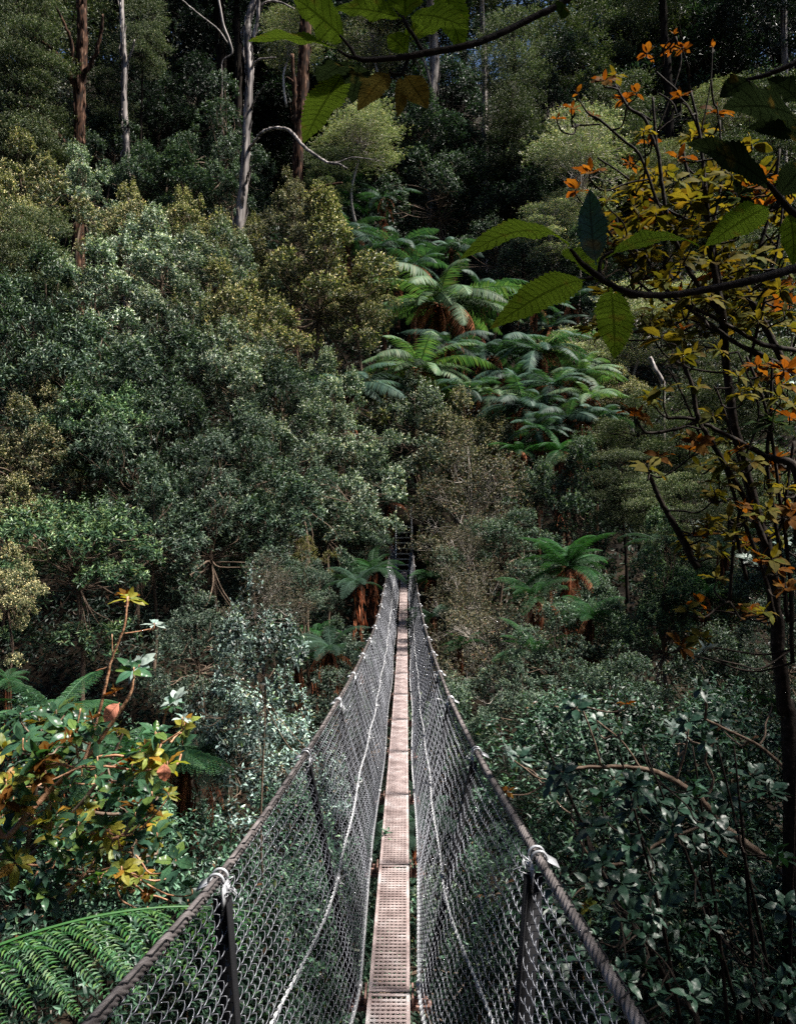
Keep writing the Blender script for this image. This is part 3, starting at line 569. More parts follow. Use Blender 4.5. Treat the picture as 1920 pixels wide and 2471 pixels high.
def fern(px, py, Lpx, d, label, kind='mid', n=20, dead=5, tr=0, tilt=0.0, arc=None, group='tree ferns in the gully', zmul=1.0):
    base_L = 2.4 if kind in ('mid', 'yel') else 1.7; rs = np.random.RandomState(int(px * 3 + py)); c = at(px, py, d); s = 1.12 * Lpx / F * d / (base_L * .9); n = int(n * 1.25)
    g = float(ground(c.x, c.y)); bz = min(g, c.z - .3)
    o = empty('tree_fern', (c.x, c.y, bz), label, 'fern', group)
    link('fern_trunk', FT[tr], o, (0, 0, c.z - bz), (0, 0, rs.rand() * 6), (s, s, 1))
    for i in range(n):
        az = i * 2.399 + rs.normal(0, .12) if arc is None else arc[0] + (arc[1] - arc[0]) * (i + rs.rand() * .6) / n
        v = rs.randint(3); el = rs.normal(0, .17) + (-.28 if i % 3 == 0 else (.12 if i % 3 == 1 else -.05)) + tilt
        q = s * rs.uniform(.68, 1.15)
        link('frond', FR[kind][v], o, (0, 0, c.z - bz), (el, rs.normal(0, .25), az), (q, q, q * zmul))
    dead = int(dead * 1.8)
    for i in range(dead):
        q = s * rs.uniform(.55, 1.15); link('dead_frond', FR['dead'][i % 2], o, (0, 0, c.z - bz), (rs.normal(0, .15), 0, i * 6.28 / dead + rs.rand()), (q, q, q))
    return o

# ------------------------------------------------------------------ undergrowth on the slopes
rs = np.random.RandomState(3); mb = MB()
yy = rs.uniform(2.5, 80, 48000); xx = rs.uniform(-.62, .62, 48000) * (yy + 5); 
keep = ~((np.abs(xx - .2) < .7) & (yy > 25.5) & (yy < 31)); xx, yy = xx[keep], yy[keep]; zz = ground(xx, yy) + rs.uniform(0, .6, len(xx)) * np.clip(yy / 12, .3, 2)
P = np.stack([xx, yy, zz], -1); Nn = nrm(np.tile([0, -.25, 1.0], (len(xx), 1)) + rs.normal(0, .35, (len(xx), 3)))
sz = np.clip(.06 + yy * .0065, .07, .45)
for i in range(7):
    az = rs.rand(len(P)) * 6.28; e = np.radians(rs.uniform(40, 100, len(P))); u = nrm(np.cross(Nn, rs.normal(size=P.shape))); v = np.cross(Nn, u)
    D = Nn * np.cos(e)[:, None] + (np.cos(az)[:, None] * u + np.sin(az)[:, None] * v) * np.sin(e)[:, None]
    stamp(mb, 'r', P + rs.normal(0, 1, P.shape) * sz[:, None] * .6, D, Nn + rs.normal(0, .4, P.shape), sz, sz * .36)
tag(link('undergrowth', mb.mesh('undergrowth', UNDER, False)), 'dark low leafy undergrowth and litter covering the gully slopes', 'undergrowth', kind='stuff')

# ------------------------------------------------------------------ shrubs and trees, in rows from the far ridge down to the bridge
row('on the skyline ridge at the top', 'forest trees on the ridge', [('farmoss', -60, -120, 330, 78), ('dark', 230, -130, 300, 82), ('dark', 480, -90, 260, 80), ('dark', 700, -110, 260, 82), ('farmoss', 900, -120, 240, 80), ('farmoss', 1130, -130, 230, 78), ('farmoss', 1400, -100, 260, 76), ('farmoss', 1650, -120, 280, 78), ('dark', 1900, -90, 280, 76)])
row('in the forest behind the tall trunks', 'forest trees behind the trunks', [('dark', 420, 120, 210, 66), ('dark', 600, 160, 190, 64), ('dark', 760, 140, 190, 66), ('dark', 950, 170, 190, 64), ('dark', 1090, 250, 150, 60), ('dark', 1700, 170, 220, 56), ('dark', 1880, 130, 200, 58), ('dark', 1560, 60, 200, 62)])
row('in the upper left corner', 'feathery trees upper left', [('farmoss', 60, 60, 230, 50), ('moss', 345, 90, 70, 42, 'grey-green feathery tree with bright right edge', 1.3), ('moss', 30, 270, 125, 38), ('moss', 265, 260, 75, 42.5), ('moss', 60, 90, 115, 38.5, 'broad olive tree with dark twisting limbs')])
row('left below the corner trees', 'shrubs under the upper left trees', [('dark', 60, 400, 150, 42), ('moss', 120, 400, 110, 40), ('teal', 270, 370, 80, 42), ('dark', 420, 330, 130, 46), ('teal', 400, 290, 70, 45), ('fine', 540, 380, 110, 44, 'very dark shrub between the two tall bare trunks')])
row('upper centre below the canopy', 'shrubs below the upper canopy', [('pale', 870, 330, 105, 40, 'pale umbrella-shaped tree with white twigs', .62), ('moss', 770, 440, 70, 39, 'small olive tree under the pale umbrella tree'), ('teal', 1010, 330, 90, 46), ('dark', 1120, 440, 140, 46), ('fine', 1060, 470, 120, 44), ('pale', 700, 105, 85, 48, 'pale feathery crown right of the dead trunk top', .6), ('pale', 900, 95, 90, 50, 'yellowish feathery crown behind the hanging leaves', .7), ('pale', 860, 240, 60, 44, 'small pale crown above the umbrella tree', .8)])
row('upper right behind the orange leaves', 'feathery trees upper right', [('farmoss', 1240, 170, 95, 46, 'domed green-grey tree with rounded top', 1.3), ('farmoss', 1370, 120, 120, 52), ('farmoss', 1530, 130, 120, 56), ('moss', 1240, 330, 95, 42, 'dim olive tree under the domed tree'), ('pale', 1400, 400, 130, 38, 'pale olive tree with billowing pads', .9), ('moss', 1500, 300, 100, 42), ('pale', 1740, 270, 90, 40, 'pale crown behind the orange whorl at right', .6), ('pale', 1620, 400, 80, 37, 'bright whitish crown between orange leaves', .6), ('moss', 1850, 350, 140, 38), ('moss', 1700, 480, 130, 34), ('dark', 1340, 300, 130, 50)])
row('under the upper left trunks', 'shrubs on the left slope', [('gold', 60, 470, 100, 32, 'olive and brown speckled shrub with orange tips'), ('gold', 20, 560, 90, 29, 'olive shrub at the left edge'), ('silver', 200, 470, 85, 34, 'pale shrub between olive ones'), ('teal', 330, 440, 80, 36), ('gold', 300, 570, 90, 31, 'mottled green and gold shrub'), ('teal', 440, 450, 95, 36, None, .8), ('teal', 560, 470, 70, 37), ('gold', 470, 580, 90, 30, 'gold-green shrub left of the snag foot')])
row('in the band under the dead trunk', 'sunlit shrubs under the dead trunk', [('moss', 90, 640, 130, 25, 'rounded brown-olive tree with clustered pads', .9), ('silver', 390, 680, 120, 24, 'palest bluish silver shrub with a round top'), ('silver', 520, 690, 110, 24, 'silver-green shrub'), ('gold', 600, 640, 80, 27, 'golden shrub round the snag foot'), ('silver', 230, 740, 120, 22, 'pale green shrub left of the palest one'), ('goldcone', 770, 700, 150, 25, 'large golden dome-shaped shrub beside the tree ferns'), ('gold', 860, 760, 80, 25, 'small gold-green shrub beside the golden dome'), ('goldcone', 710, 560, 70, 27, 'narrow golden shrub below the reddish trunk', 1.3), ('teal', 80, 800, 140, 21), ('gold', 570, 810, 130, 21, 'sloping yellow-green shrub crest'), ('silver', 430, 830, 120, 20, 'silver-flecked shrub'), ('silver', 600, 880, 85, 21, 'silver shrub at the tip of the slanting crest')])
row('in the dark mass left of the stairs', 'shrubs of the dark left mass', [('teal', 60, 950, 150, 19), ('teal', 230, 930, 140, 19), ('teal', 400, 960, 140, 19), ('gold', 140, 1000, 80, 18.5, 'small olive shrub with rust flecks'), ('silver', 560, 950, 120, 19, 'silver shrub under the crest'), ('teal', 680, 980, 110, 19), ('silver', 800, 1010, 95, 20, 'pale spiky-topped shrub left of the far ferns', 1.2), ('gold', 60, 1120, 110, 16, 'orange-tinged olive shrub on the left edge'), ('teal', 190, 1080, 120, 17), ('fresh', 250, 1040, 90, 17), ('teal', 330, 1150, 140, 16), ('teal', 470, 1110, 140, 17), ('fine', 600, 1120, 130, 17), ('silver', 720, 1130, 120, 18, 'silver-green shrub below the spiky one'), ('silver', 830, 1140, 110, 20, 'pale shrub just left of the stair top'), ('teal', 880, 1200, 64, 24), ])
row('in the lowest row of the left bank', 'shrubs low on the left bank', [('gold', 20, 1290, 100, 13, 'small yellow-green shrub low at the left edge'), ('fresh', 190, 1350, 140, 12.5, 'big round bright green shrub with starry leaves'), ('teal', 370, 1300, 130, 14), ('fine', 510, 1290, 140, 15), ('teal', 640, 1290, 130, 16), ('yellowish', 740, 1340, 55, 16.5), ('teal', 790, 1260, 100, 19), ('fine', 480, 1570, 120, 10, 'low blue-green thicket above the yellow leaves'), ('teal', 860, 1300, 75, 20), ('tangle', 640, 1450, 90, 13), ('gold', 20, 1430, 80, 11, 'dim olive bush above the black hollow'), ('fine', 730, 1420, 80, 15, 'small low thicket left of the bridge')])
row('right of the stairs', 'shrubs right of the stairs', [('silver', 1000, 1040, 110, 25, 'dense silver-green shrub above the stairs', .9), ('teal', 930, 1110, 55, 28), ('gold', 1110, 1080, 90, 24, 'yellow-green shrub above the brown tangle', 1.1), ('tangle', 1130, 1220, 130, 20, 'tall brown twig tangle with pale leaves', 1.15), ('teal', 1085, 1190, 66, 25), ('fine', 1215, 1320, 105, 18, 'dim speckled shrub under the brown tangle'), ('tangle', 1130, 1340, 80, 18.5, 'small brown twiggy tangle'), ('tangle', 1130, 1470, 110, 16, 'orange-brown tangle right of the handrail'), ('tangle', 1210, 1590, 130, 14, 'dim brown thicket low beside the right mesh'), ('teal', 1290, 1190, 65, 21), ('teal', 1390, 1210, 100, 20, 'blue-green shrub with pointed top', 1.35), ('fine', 1215, 1130, 55, 24)])
row('in the middle of the right slope', 'shrubs on the right slope', [('pale', 1400, 860, 90, 32, 'pale olive tree behind the hanging leaf', .7), ('moss', 1450, 1120, 85, 21), ('moss', 1540, 1050, 100, 20), ('moss', 1640, 1100, 100, 19), ('moss', 1500, 1180, 90, 18), ('moss', 1600, 1230, 90, 17), ('moss', 1680, 1330, 100, 14, 'olive tree with chunky pads on the right'), ('gold', 1500, 970, 60, 28, 'small gold-green shrub on the fern edge'), ('moss', 1720, 960, 110, 24), ('moss', 1850, 930, 120, 24), ('pale', 1550, 780, 110, 32, 'pale tree behind the olive leaves', .8), ('pale', 1700, 760, 110, 30, 'creamy feathery tree deep behind the branches', .8), ('moss', 1850, 640, 130, 30), ('moss', 1800, 1200, 120, 16), ('dark', 1260, 480, 110, 42, 'dim tree round the thick black trunk'), ('pale', 1330, 560, 90, 37, 'small pale tree behind the near leaf fan', .7), ('fine', 1200, 610, 80, 40), ('teal', 1450, 640, 80, 36), ('fine', 1340, 700, 80, 37)])
row('low on the right bank', 'shrubs low on the right bank', [('freshcone', 1600, 1510, 135, 12, 'pointed lively green shrub', 1.1), ('teal', 1400, 1440, 90, 16), ('teal', 1440, 1560, 110, 13), ('fine', 1330, 1640, 110, 12), ('fine', 1480, 1680, 120, 10), ('fresh', 1750, 1470, 110, 12), ('teal', 1880, 1400, 110, 11), ('fine', 1250, 1730, 100, 11), ('teal', 1760, 1660, 120, 9), ('fine', 1900, 1580, 110, 9)])
row('in the near thicket right of the bridge', 'near shrubs right of the bridge', [('glossy', 1330, 1850, 200, 5.6), ('glossy', 1520, 1860, 230, 5.0), ('glossy', 1750, 1860, 250, 4.8), ('glossy', 1470, 2130, 270, 4.3), ('glossy', 1720, 2150, 300, 4.0), ('glossy', 1900, 2050, 240, 4.2), ('glossy', 1560, 2420, 300, 3.7), ('glossy', 1850, 2430, 300, 3.5), ('glossy', 1330, 2200, 240, 5.2), ('glossy', 1250, 2480, 260, 4.6), ('glossy', 1130, 2300, 200, 6.0)])
row('in the near thicket left of the bridge', 'near shrubs left of the bridge', [('blue', 640, 1620, 120, 5.2, 'tall-shooted blue-green shrub beside the handrail', 1.4), ('blue', 560, 1800, 130, 5.6), ('blue', 690, 1800, 110, 7.5), ('glossy', 60, 1960, 230, 5.2), ('glossy', 250, 2080, 230, 5.0), ('glossy', 450, 2060, 170, 5.6), ('glossy', 380, 2220, 240, 4.6), ('glossy', 500, 2380, 260, 4.4), ('glossy', 180, 2430, 280, 4.0), ('glossy', 720, 2150, 210, 6.2), ('blue', 770, 1960, 140, 8.5), ('glossy', 720, 2430, 240, 5.6)])
row('down in the gully under the bridge', 'shrubs under the bridge', [('fine', 860, 1760, 130, 13), ('fine', 960, 2250, 200, 8), ('teal', 1080, 1820, 150, 12), ('teal', 820, 1610, 80, 16), ('fine', 1010, 1640, 90, 17)])

# ------------------------------------------------------------------ tree ferns
FL = [
 (1060, 735, 180, 31, 'largest tree fern, a wide flat crown over rusty dead fronds', 'yel', 26, 12), (1160, 705, 110, 35, 'tree fern joined to the right side of the largest fern', 'mid', 16, 4),
 (960, 600, 105, 38, 'tree fern above and left of the largest fern', 'mid', 18, 4), (840, 560, 100, 39, 'dim spreading fern left at the top of the fern gully', 'mid', 16, 2), (925, 480, 75, 42, 'small topmost fern of the gully', 'mid', 12, 3),
 (930, 690, 80, 36, 'yellow-green fern wedged beside the golden dome shrub', 'yel', 14, 2), (1010, 890, 150, 27, 'pale arching fern under the largest fern', 'yel', 20, 7), (845, 935, 150, 25, 'fern with tall arching fronds left of the gully centre', 'mid', 18, 2), (740, 920, 85, 24, 'small fern behind the left shrubs', 'mid', 12, 0),
 (1180, 860, 115, 29, 'fern right of the pale arching fern', 'mid', 18, 6), (1300, 850, 135, 28, 'broad fern on the right crest of the gully', 'mid', 20, 6), (1400, 905, 115, 27, 'rightmost large fern with fronds to the right', 'yel', 18, 4), (1330, 790, 80, 35, 'fern just above the broad right crest fern', 'mid', 14, 3), (1380, 735, 90, 36, 'dim fern with a rusty frond below the fan of near leaves', 'mid', 14, 5),
 (1260, 985, 120, 25, 'fern with layered drooping fronds in the gully middle', 'mid', 20, 6), (1370, 1010, 110, 24, 'layered fern right of the gully middle', 'mid', 18, 4), (1190, 950, 85, 26, 'small fern with orange dead fronds', 'yel', 12, 8), (1350, 1090, 90, 22.5, 'lowest fern of the gully', 'drk', 14, 4), (1120, 790, 70, 35, 'small fern under the right wing of the largest fern', 'mid', 12, 6), (1480, 850, 80, 33, 'pale fern at the gully right edge', 'yel', 12, 2), (1500, 1000, 70, 28, 'single small fern near the orange leaf fan', 'mid', 9, 3),
 (1370, 1370, 115, 14.5, 'dark fern with one long frond reaching right', 'drk', 18, 5), (1420, 1490, 85, 12.5, 'fern low beside the bright green cone shrub', 'drk', 14, 2), (1290, 1580, 95, 12.5, 'dim fern low right of the bridge', 'drk', 12, 3), (1600, 1320, 90, 14.5, 'small fern under the olive pads', 'det', 12, 2), (1750, 1330, 95, 12, 'fern right of the olive padded tree', 'det', 12, 1), (1700, 1440, 85, 11.5, 'fern below the olive padded tree', 'drk', 10, 0),
 (935, 1215, 75, 27.8, 'fern hanging its fronds over the stair top', 'det', 11, 3), (1040, 1395, 75, 19, 'fern right of the stair foot', 'drk', 12, 2), (1045, 1490, 62, 16, 'fern peeping out beside the right handrail', 'det', 10, 0), (1030, 1250, 45, 29, 'tiny fern right of the stairs', 'drk', 8, 1),
 (900, 1375, 75, 19, 'fern left of the stair foot', 'drk', 12, 1), (865, 1410, 85, 15, 'fern with fresh fronds drooping toward the left handrail', 'det', 10, 0), (800, 1570, 120, 14, 'fern with broad fronds low left of the bridge', 'det', 13, 2), (760, 1530, 70, 17, 'dark fern behind the broad fronded one', 'drk', 10, 0),
 (130, 1750, 170, 5.6, 'dark fern behind the yellow leaved plant', 'drk', 13, 2), (310, 1860, 210, 5.2, 'upright fern standing behind the pink leaves', 'drk', 15, 4), (450, 1840, 150, 5.4, 'fern between the yellow plant and the blue shrub', 'det', 12, 5), (20, 1640, 60, 9, 'tiny dark fern at the black hollow', 'drk', 8, 0),
 (930, 2030, 130, 8.0, 'green fern seen below the left deck edge', 'det', 14, 0), (1000, 1980, 120, 8.6, 'green fern seen below the right deck edge', 'det', 12, 0), (1250, 2080, 130, 6.3, 'fern frond showing beyond the right clamp', 'det', 8, 0)]
FL += [(660, 950, 75, 24, 'fern behind the left shrub crest', 'mid', 12, 1), (1090, 600, 80, 38, 'dim upper right fern of the gully', 'mid', 12, 2), (800, 480, 80, 41, 'dark upper left fern of the gully', 'drk', 12, 1), (1080, 830, 90, 28, 'fern between the largest and the pale arching one', 'mid', 14, 6), (1290, 740, 80, 34, 'fern above the right crest ferns', 'mid', 13, 4), (1440, 1010, 80, 24, 'small fern at the right foot of the gully', 'mid', 12, 3), (1250, 1090, 70, 23, 'dark fern below the layered ferns', 'drk', 12, 4), (1290, 1440, 90, 14, 'dark fern under the one with the long frond', 'drk', 12, 4), (720, 1600, 80, 14.5, 'fern half hidden left of the broad fronded one', 'drk', 10, 1), (1110, 1560, 60, 14, 'tiny fern right of the handrail', 'drk', 9, 0)]
FL += [(1330, 930, 100, 25.5, 'fern in the thick of the right gully cascade', 'mid', 14, 4), (1240, 910, 95, 27, 'fern left of the thick cascade', 'mid', 14, 5), (1130, 940, 80, 25.5, 'fern at the lower left of the cascade', 'mid', 12, 4), (1000, 640, 85, 35, 'fern above the large flat fern', 'mid', 14, 2), (1420, 960, 85, 24.5, 'fern at the lower right of the cascade', 'yel', 12, 3), (1300, 1040, 85, 23.5, 'fern at the bottom of the cascade', 'mid', 13, 5)]
for f in FL: fern(f[0], f[1], f[2], f[3], f[4], f[5], f[6], f[7], tr=0 if f[3] > 22 else 1, tilt=-.1 if f[5] == 'drk' else 0)

# ------------------------------------------------------------------ tall trunks and the dead tree
Z1 = 1 / 1.7677
def tall(name, label, bark, stems, d, crown=None, n=9, sc_=1.0, cat='tree'):
    """stems: polylines [(px, py, radius px)], the first is the trunk; crown: list of (proto, px, py, Rpx)"""
    x0, y0, r0 = stems[0][0]; b = at(x0, y0, d); g = min(float(ground(b.x, b.y)) - .3, b.z - .3)
    o = empty(name, (b.x, b.y, g), label, cat); rs = np.random.RandomState(int(x0)); off = (b.x, b.y, g)
    for i, s in enumerate(stems):
        mb = MB(); q = []
        for j, (x, y, r) in enumerate(s):
            dd = d + (0 if i == 0 else (-.5 - .25 * i % 2) * j * .25); v = at(x, y, dd); q.append([v.x - off[0], v.y - off[1], v.z - off[2], .82 * r / F * d])
        if i == 0: q = [[q[0][0], q[0][1], 0, q[0][3] * 1.15], [q[0][0], q[0][1], q[0][2] - (q[0][2]) * .12, q[0][3] * 1.05]] + q
        limb(mb, q, 14 if i == 0 else 6, 8 if i == 0 else 6, .03 if i == 0 else .2, rs); mb.V = [v + rs.normal(0, .06, v.shape) * (s[0][2] / F * d) * (1 if i == 0 else .3) for v in mb.V]
        if i == 0 and name in ('dead_tree', 'forest_tree'):
            v0 = smooth_path(q, 12)[12:]; m = 60; jj = rs.randint(0, len(v0), m); dv = nrm(np.stack([rs.normal(size=m), -np.abs(rs.normal(size=m)), np.zeros(m)], -1))
            stamp(mb, 'r', v0[jj, :3] + dv * v0[jj, 3:4] * .96, np.tile([0, 0, -1.0], (m, 1)) + rs.normal(0, .08, (m, 3)) + dv * .06, dv, rs.uniform(.25, 1.0, m), rs.uniform(.03, .08, m))
        link('trunk' if i == 0 else 'limb', mb.mesh('trunk', bark), o)
    for (k, px, py, R) in (crown or []):
        fm, bm, R0 = PROTO[k][int(px) % len(PROTO[k])]; c = at(px, py, d); s = R / F * d / R0
        link('crown', fm, o, (c.x - off[0], c.y - off[1], c.z - off[2]), (0, 0, px % 6), (s, s, s))
    return o
def zz(L): return [(x * Z1, y * Z1, r) for x, y, r in L]
tall('dead_tree', 'tall bare dead tree with whitish peeling bark and a long arched branch', BARKW, [
    zz([(1018, 1080, 17), (1030, 900, 15), (1042, 750, 13), (1052, 560, 12), (1066, 330, 11), (1055, 180, 11), (1060, 80, 10), (1088, 0, 9), (1100, -60, 7)]),
    zz([(1078, 170, 6), (1098, 90, 5), (1102, 0, 5), (1112, -40, 4)]), zz([(1066, 300, 4), (1085, 270, 3.4), (1120, 250, 2.6), (1178, 246, 1.4)]), zz([(1070, 470, 4), (1085, 430, 3), (1105, 395, 2.3), (1134, 358, 1.2)]),
    zz([(1048, 800, 4), (1056, 750, 3), (1066, 725, 2), (1082, 703, 1.2)]), zz([(1062, 640, 5), (1090, 595, 4.6), (1125, 562, 4.6), (1165, 547, 4.6), (1225, 552, 4.6), (1262, 585, 4.6), (1295, 625, 4.6), (1345, 662, 4.2), (1400, 694, 3.6), (1445, 700, 2.8), (1480, 718, 1.4)]),
    zz([(1400, 694, 2.4), (1450, 690, 2), (1500, 672, 1.6), (1560, 676, 1.2), (1640, 690, .8)]), zz([(1045, 1020, 4), (1080, 980, 3), (1110, 955, 2.2), (1150, 932, 1.2)]), zz([(1108, 50, 4), (1125, 15, 3.6), (1160, 5, 3.4), (1205, 14, 3), (1255, 38, 2)]),
    zz([(1030, 575, 2.6), (1022, 565, 1.8), (1012, 555, 1)])], 35)
tall('forest_tree', 'reddish-brown trunk with a thin second stem right of the dead tree', BARKR, [
    zz([(1258, 900, 15), (1268, 700, 15), (1280, 520, 16), (1292, 330, 17), (1300, 180, 17), (1304, 0, 16), (1310, -160, 14)]), zz([(1275, 600, 9), (1262, 480, 8), (1252, 340, 7), (1245, 230, 5)]),
    zz([(1300, 372, 3), (1265, 366, 3), (1245, 345, 3), (1222, 328, 3)]), zz([(1285, 880, 9), (1305, 835, 8), (1345, 812, 6), (1400, 790, 4), (1460, 780, 2)]), zz([(1250, 520, 2), (1240, 470, 1.5), (1236, 430, 1)])], 38)
tall('forest_tree', 'broad dark trunk left of the dead tree top', BARK, [zz([(938, 520, 15), (945, 260, 15), (936, 100, 14), (932, -100, 13)])], 52, [('dark', 520, -150, 170)])
tall('forest_tree', 'slim dark trunk just left of the dead tree', BARK, [zz([(1015, 560, 10), (1018, 260, 10), (1012, 100, 9), (1010, -100, 8)])], 50, [('dark', 600, -200, 150)])
tall('forest_tree', 'leaning grey trunk at the edge of the dark hollow', BARK, [zz([(672, 640, 9), (668, 500, 9), (665, 380, 9), (688, 220, 9), (680, 120, 8), (650, 0, 8), (640, -80, 7)]), zz([(690, 170, 5), (700, 60, 4), (715, -30, 3)])], 48)
tall('dead_branch_tree', 'thin pale dead stems hanging in the dark hollow', BARKW, [zz([(948, 268, 1.5), (990, 228, 3), (978, 170, 3), (955, 110, 3), (945, 60, 3), (930, -20, 3)]), zz([(975, 190, 2), (930, 125, 2), (860, 70, 2), (800, 20, 2), (765, -10, 2)])], 44)
tall('forest_tree', 'thick grey trunk with reddish foot on the far left', BARKR, [
    zz([(335, 720, 17), (340, 560, 16), (340, 380, 16), (352, 200, 15), (348, 0, 14), (345, -120, 12)]), zz([(330, 400, 10), (300, 320, 8), (260, 250, 6), (200, 190, 4), (120, 150, 3)]), zz([(345, 330, 8), (400, 250, 6), (430, 150, 5), (440, 60, 3)]),
    zz([(300, 320, 6), (310, 210, 5), (280, 110, 4), (240, 30, 3)]), zz([(300, 640, 9), (230, 560, 9), (170, 490, 8), (105, 445, 6), (60, 430, 3)])], 40)
tall('forest_tree', 'slender whitish trunk second from the left', BARKW, [zz([(545, 760, 9), (540, 600, 8.5), (530, 420, 8), (532, 270, 8), (522, 90, 7), (518, -60, 6)]), zz([(530, 300, 4), (560, 230, 3), (575, 170, 2)])], 41)
tall('forest_tree', 'white-footed trunk hanging in the dark behind the rust leaves', BARKW, [[(1042, 360, 12), (1040, 250, 13), (1048, 150, 14), (1042, 40, 14), (1040, -80, 13)], [(1046, 260, 3), (1040, 215, 3), (1030, 170, 4), (1015, 130, 3)]], 47, [('dark', 1040, -150, 160)])
tall('forest_tree', 'thin grey trunk left of the domed tree', BARKW, [[(1170, 300, 8), (1168, 150, 8), (1164, 60, 7), (1160, -60, 6)]], 50, [('farmoss', 1160, -110, 110)])
tall('forest_tree', 'thick black mossy trunk in the right middle', BARK, [[(1226, 720, 19), (1222, 600, 18), (1220, 450, 17), (1226, 330, 15), (1236, 200, 11)], [(1222, 320, 4), (1200, 270, 3), (1210, 240, 2)], [(1228, 420, 5), (1255, 340, 3), (1290, 280, 2)], [(1226, 560, 4), (1262, 500, 3), (1290, 460, 1.5)], [(1222, 480, 4), (1190, 420, 3), (1180, 370, 1.5)]], 43)
tall('forest_tree', 'straight trunk with a pale streak at the right edge', BARKW, [[(1890, 330, 9), (1893, 200, 9), (1890, 60, 9), (1888, -60, 8)]], 48, [('dark', 1880, -100, 150)])
tall('forest_tree', 'dim thin trunk behind the highest orange leaves', BARK, [[(1610, 420, 12), (1615, 250, 12), (1600, 60, 11), (1596, -70, 9)]], 46, [('farmoss', 1600, -120, 130)])
tall('broken_trunk', 'short pale broken log leaning among the right shrubs', BARKW, [[(1598, 925, 7), (1580, 892, 7), (1566, 862, 7)]], 27)

# ------------------------------------------------------------------ big single leaves
def blade(mb, base, tip, wd, nrm_, bend=.12, fold=.12, teeth=0, mat=0, seed=0, twist=0.0, n=15):
    rs = np.random.RandomState(seed); base = np.array(base, float); tip = np.array(tip, float); D = tip - base; L = np.linalg.norm(D); D = D / L
    Nn = np.array(nrm_, float); Nn = nrm(Nn - (Nn @ D) * D); Sx = np.cross(D, Nn); n = 15 if not teeth else 43
    t = np.linspace(0, 1, n); wv = np.where(t < .08, .06, np.sin(np.pi * np.clip((t - .06) / .94, 0, 1) ** .85) ** .85); wv[-1] = 0.01
    if teeth: wv = wv * (1 + .07 * ((np.arange(n) % 2) * 2 - 1) * (t > .12))
    mid = base + D * (L * t)[:, None] + Nn * (bend * L * 4 * t * (1 - t))[:, None]; a = twist * t
    S2 = Sx[None] * np.cos(a)[:, None] + Nn[None] * np.sin(a)[:, None]
    rip = fold * wv + .05 * np.sin(t * 16 + seed) * wv
    cols = [mid]; hw = (wd / 2 * wv)[:, None]
    Lq = mid - S2 * hw * .55 + Nn * (wd * rip * .45)[:, None]; L2 = mid - S2 * hw + Nn * (wd * rip * .6)[:, None] + Nn * (wd * .05 * np.sin(t * 21 + seed * 2))[:, None] * wv[:, None]
    Rq = mid + S2 * hw * .55 + Nn * (wd * rip * .45)[:, None]; R2 = mid + S2 * hw + Nn * (wd * rip * .6)[:, None] + Nn * (wd * .05 * np.cos(t * 19 + seed * 3))[:, None] * wv[:, None]
    V = np.stack([L2, Lq, mid, Rq, R2], 1).reshape(-1, 3); U = np.stack([np.tile([0, .225, .5, .775, 1], n), np.repeat(t * L / wd, 5)], -1)
    i = (np.arange(n - 1) * 5)[:, None] + np.arange(4)[None]; i = i.ravel(); mb.add(V, np.stack([i, i + 1, i + 6, i + 5], -1), mat, U)
def whorl_mesh(seed, mat, n=7, spread=(60, 100), wr=.40, ups=1):
    rs = np.random.RandomState(seed); mb = MB(); a0 = rs.rand() * 6
    for i in range(n):
        az = a0 + i * 6.283 / n * (1.0) + rs.normal(0, .25); e = math.radians(rs.uniform(*spread)); d = np.array([math.sin(e) * math.cos(az), math.sin(e) * math.sin(az), math.cos(e)]); l = rs.uniform(.7, 1.1)
        nn = np.array([-math.cos(e) * math.cos(az), -math.cos(e) * math.sin(az), math.sin(e)]) + rs.normal(0, .25, 3)
        blade(mb, d * .06, d * l - np.array([0, 0, rs.uniform(.05, .22)]), l * wr * rs.uniform(.85, 1.2), nn, bend=rs.uniform(.03, .12), seed=seed * 13 + i, twist=rs.normal(0, .4))
    for i in range(ups):
        d = nrm(np.array([rs.normal(0, .25), rs.normal(0, .25), 1.0])); blade(mb, d * .03, d * rs.uniform(.55, .85), .26, rs.normal(size=3), bend=.05, seed=seed + i)
    return mb.mesh('leaf_whorl', mat, True, uv=True)
WH = {}
for k, m, sp in (('o', ORNG, (55, 100)), ('y', OLIVE, (60, 110)), ('g', BIGG, (55, 110)), ('w', YELL, (60, 115)), ('d', NEARD, (60, 110)), ('p', WHITE, (60, 100)), ('b', GLOS, (50, 105))):
    WH[k] = [whorl_mesh(s * 7 + ord(k), m, n, sp) for s, n in ((1, 9), (2, 8), (3, 10), (4, 7))]
WH_SC = {}
WH['t'] = [whorl_mesh(s * 5, ORNG, 2, (50, 62), ups=1) for s in (1, 2)]      # three-leaved tips

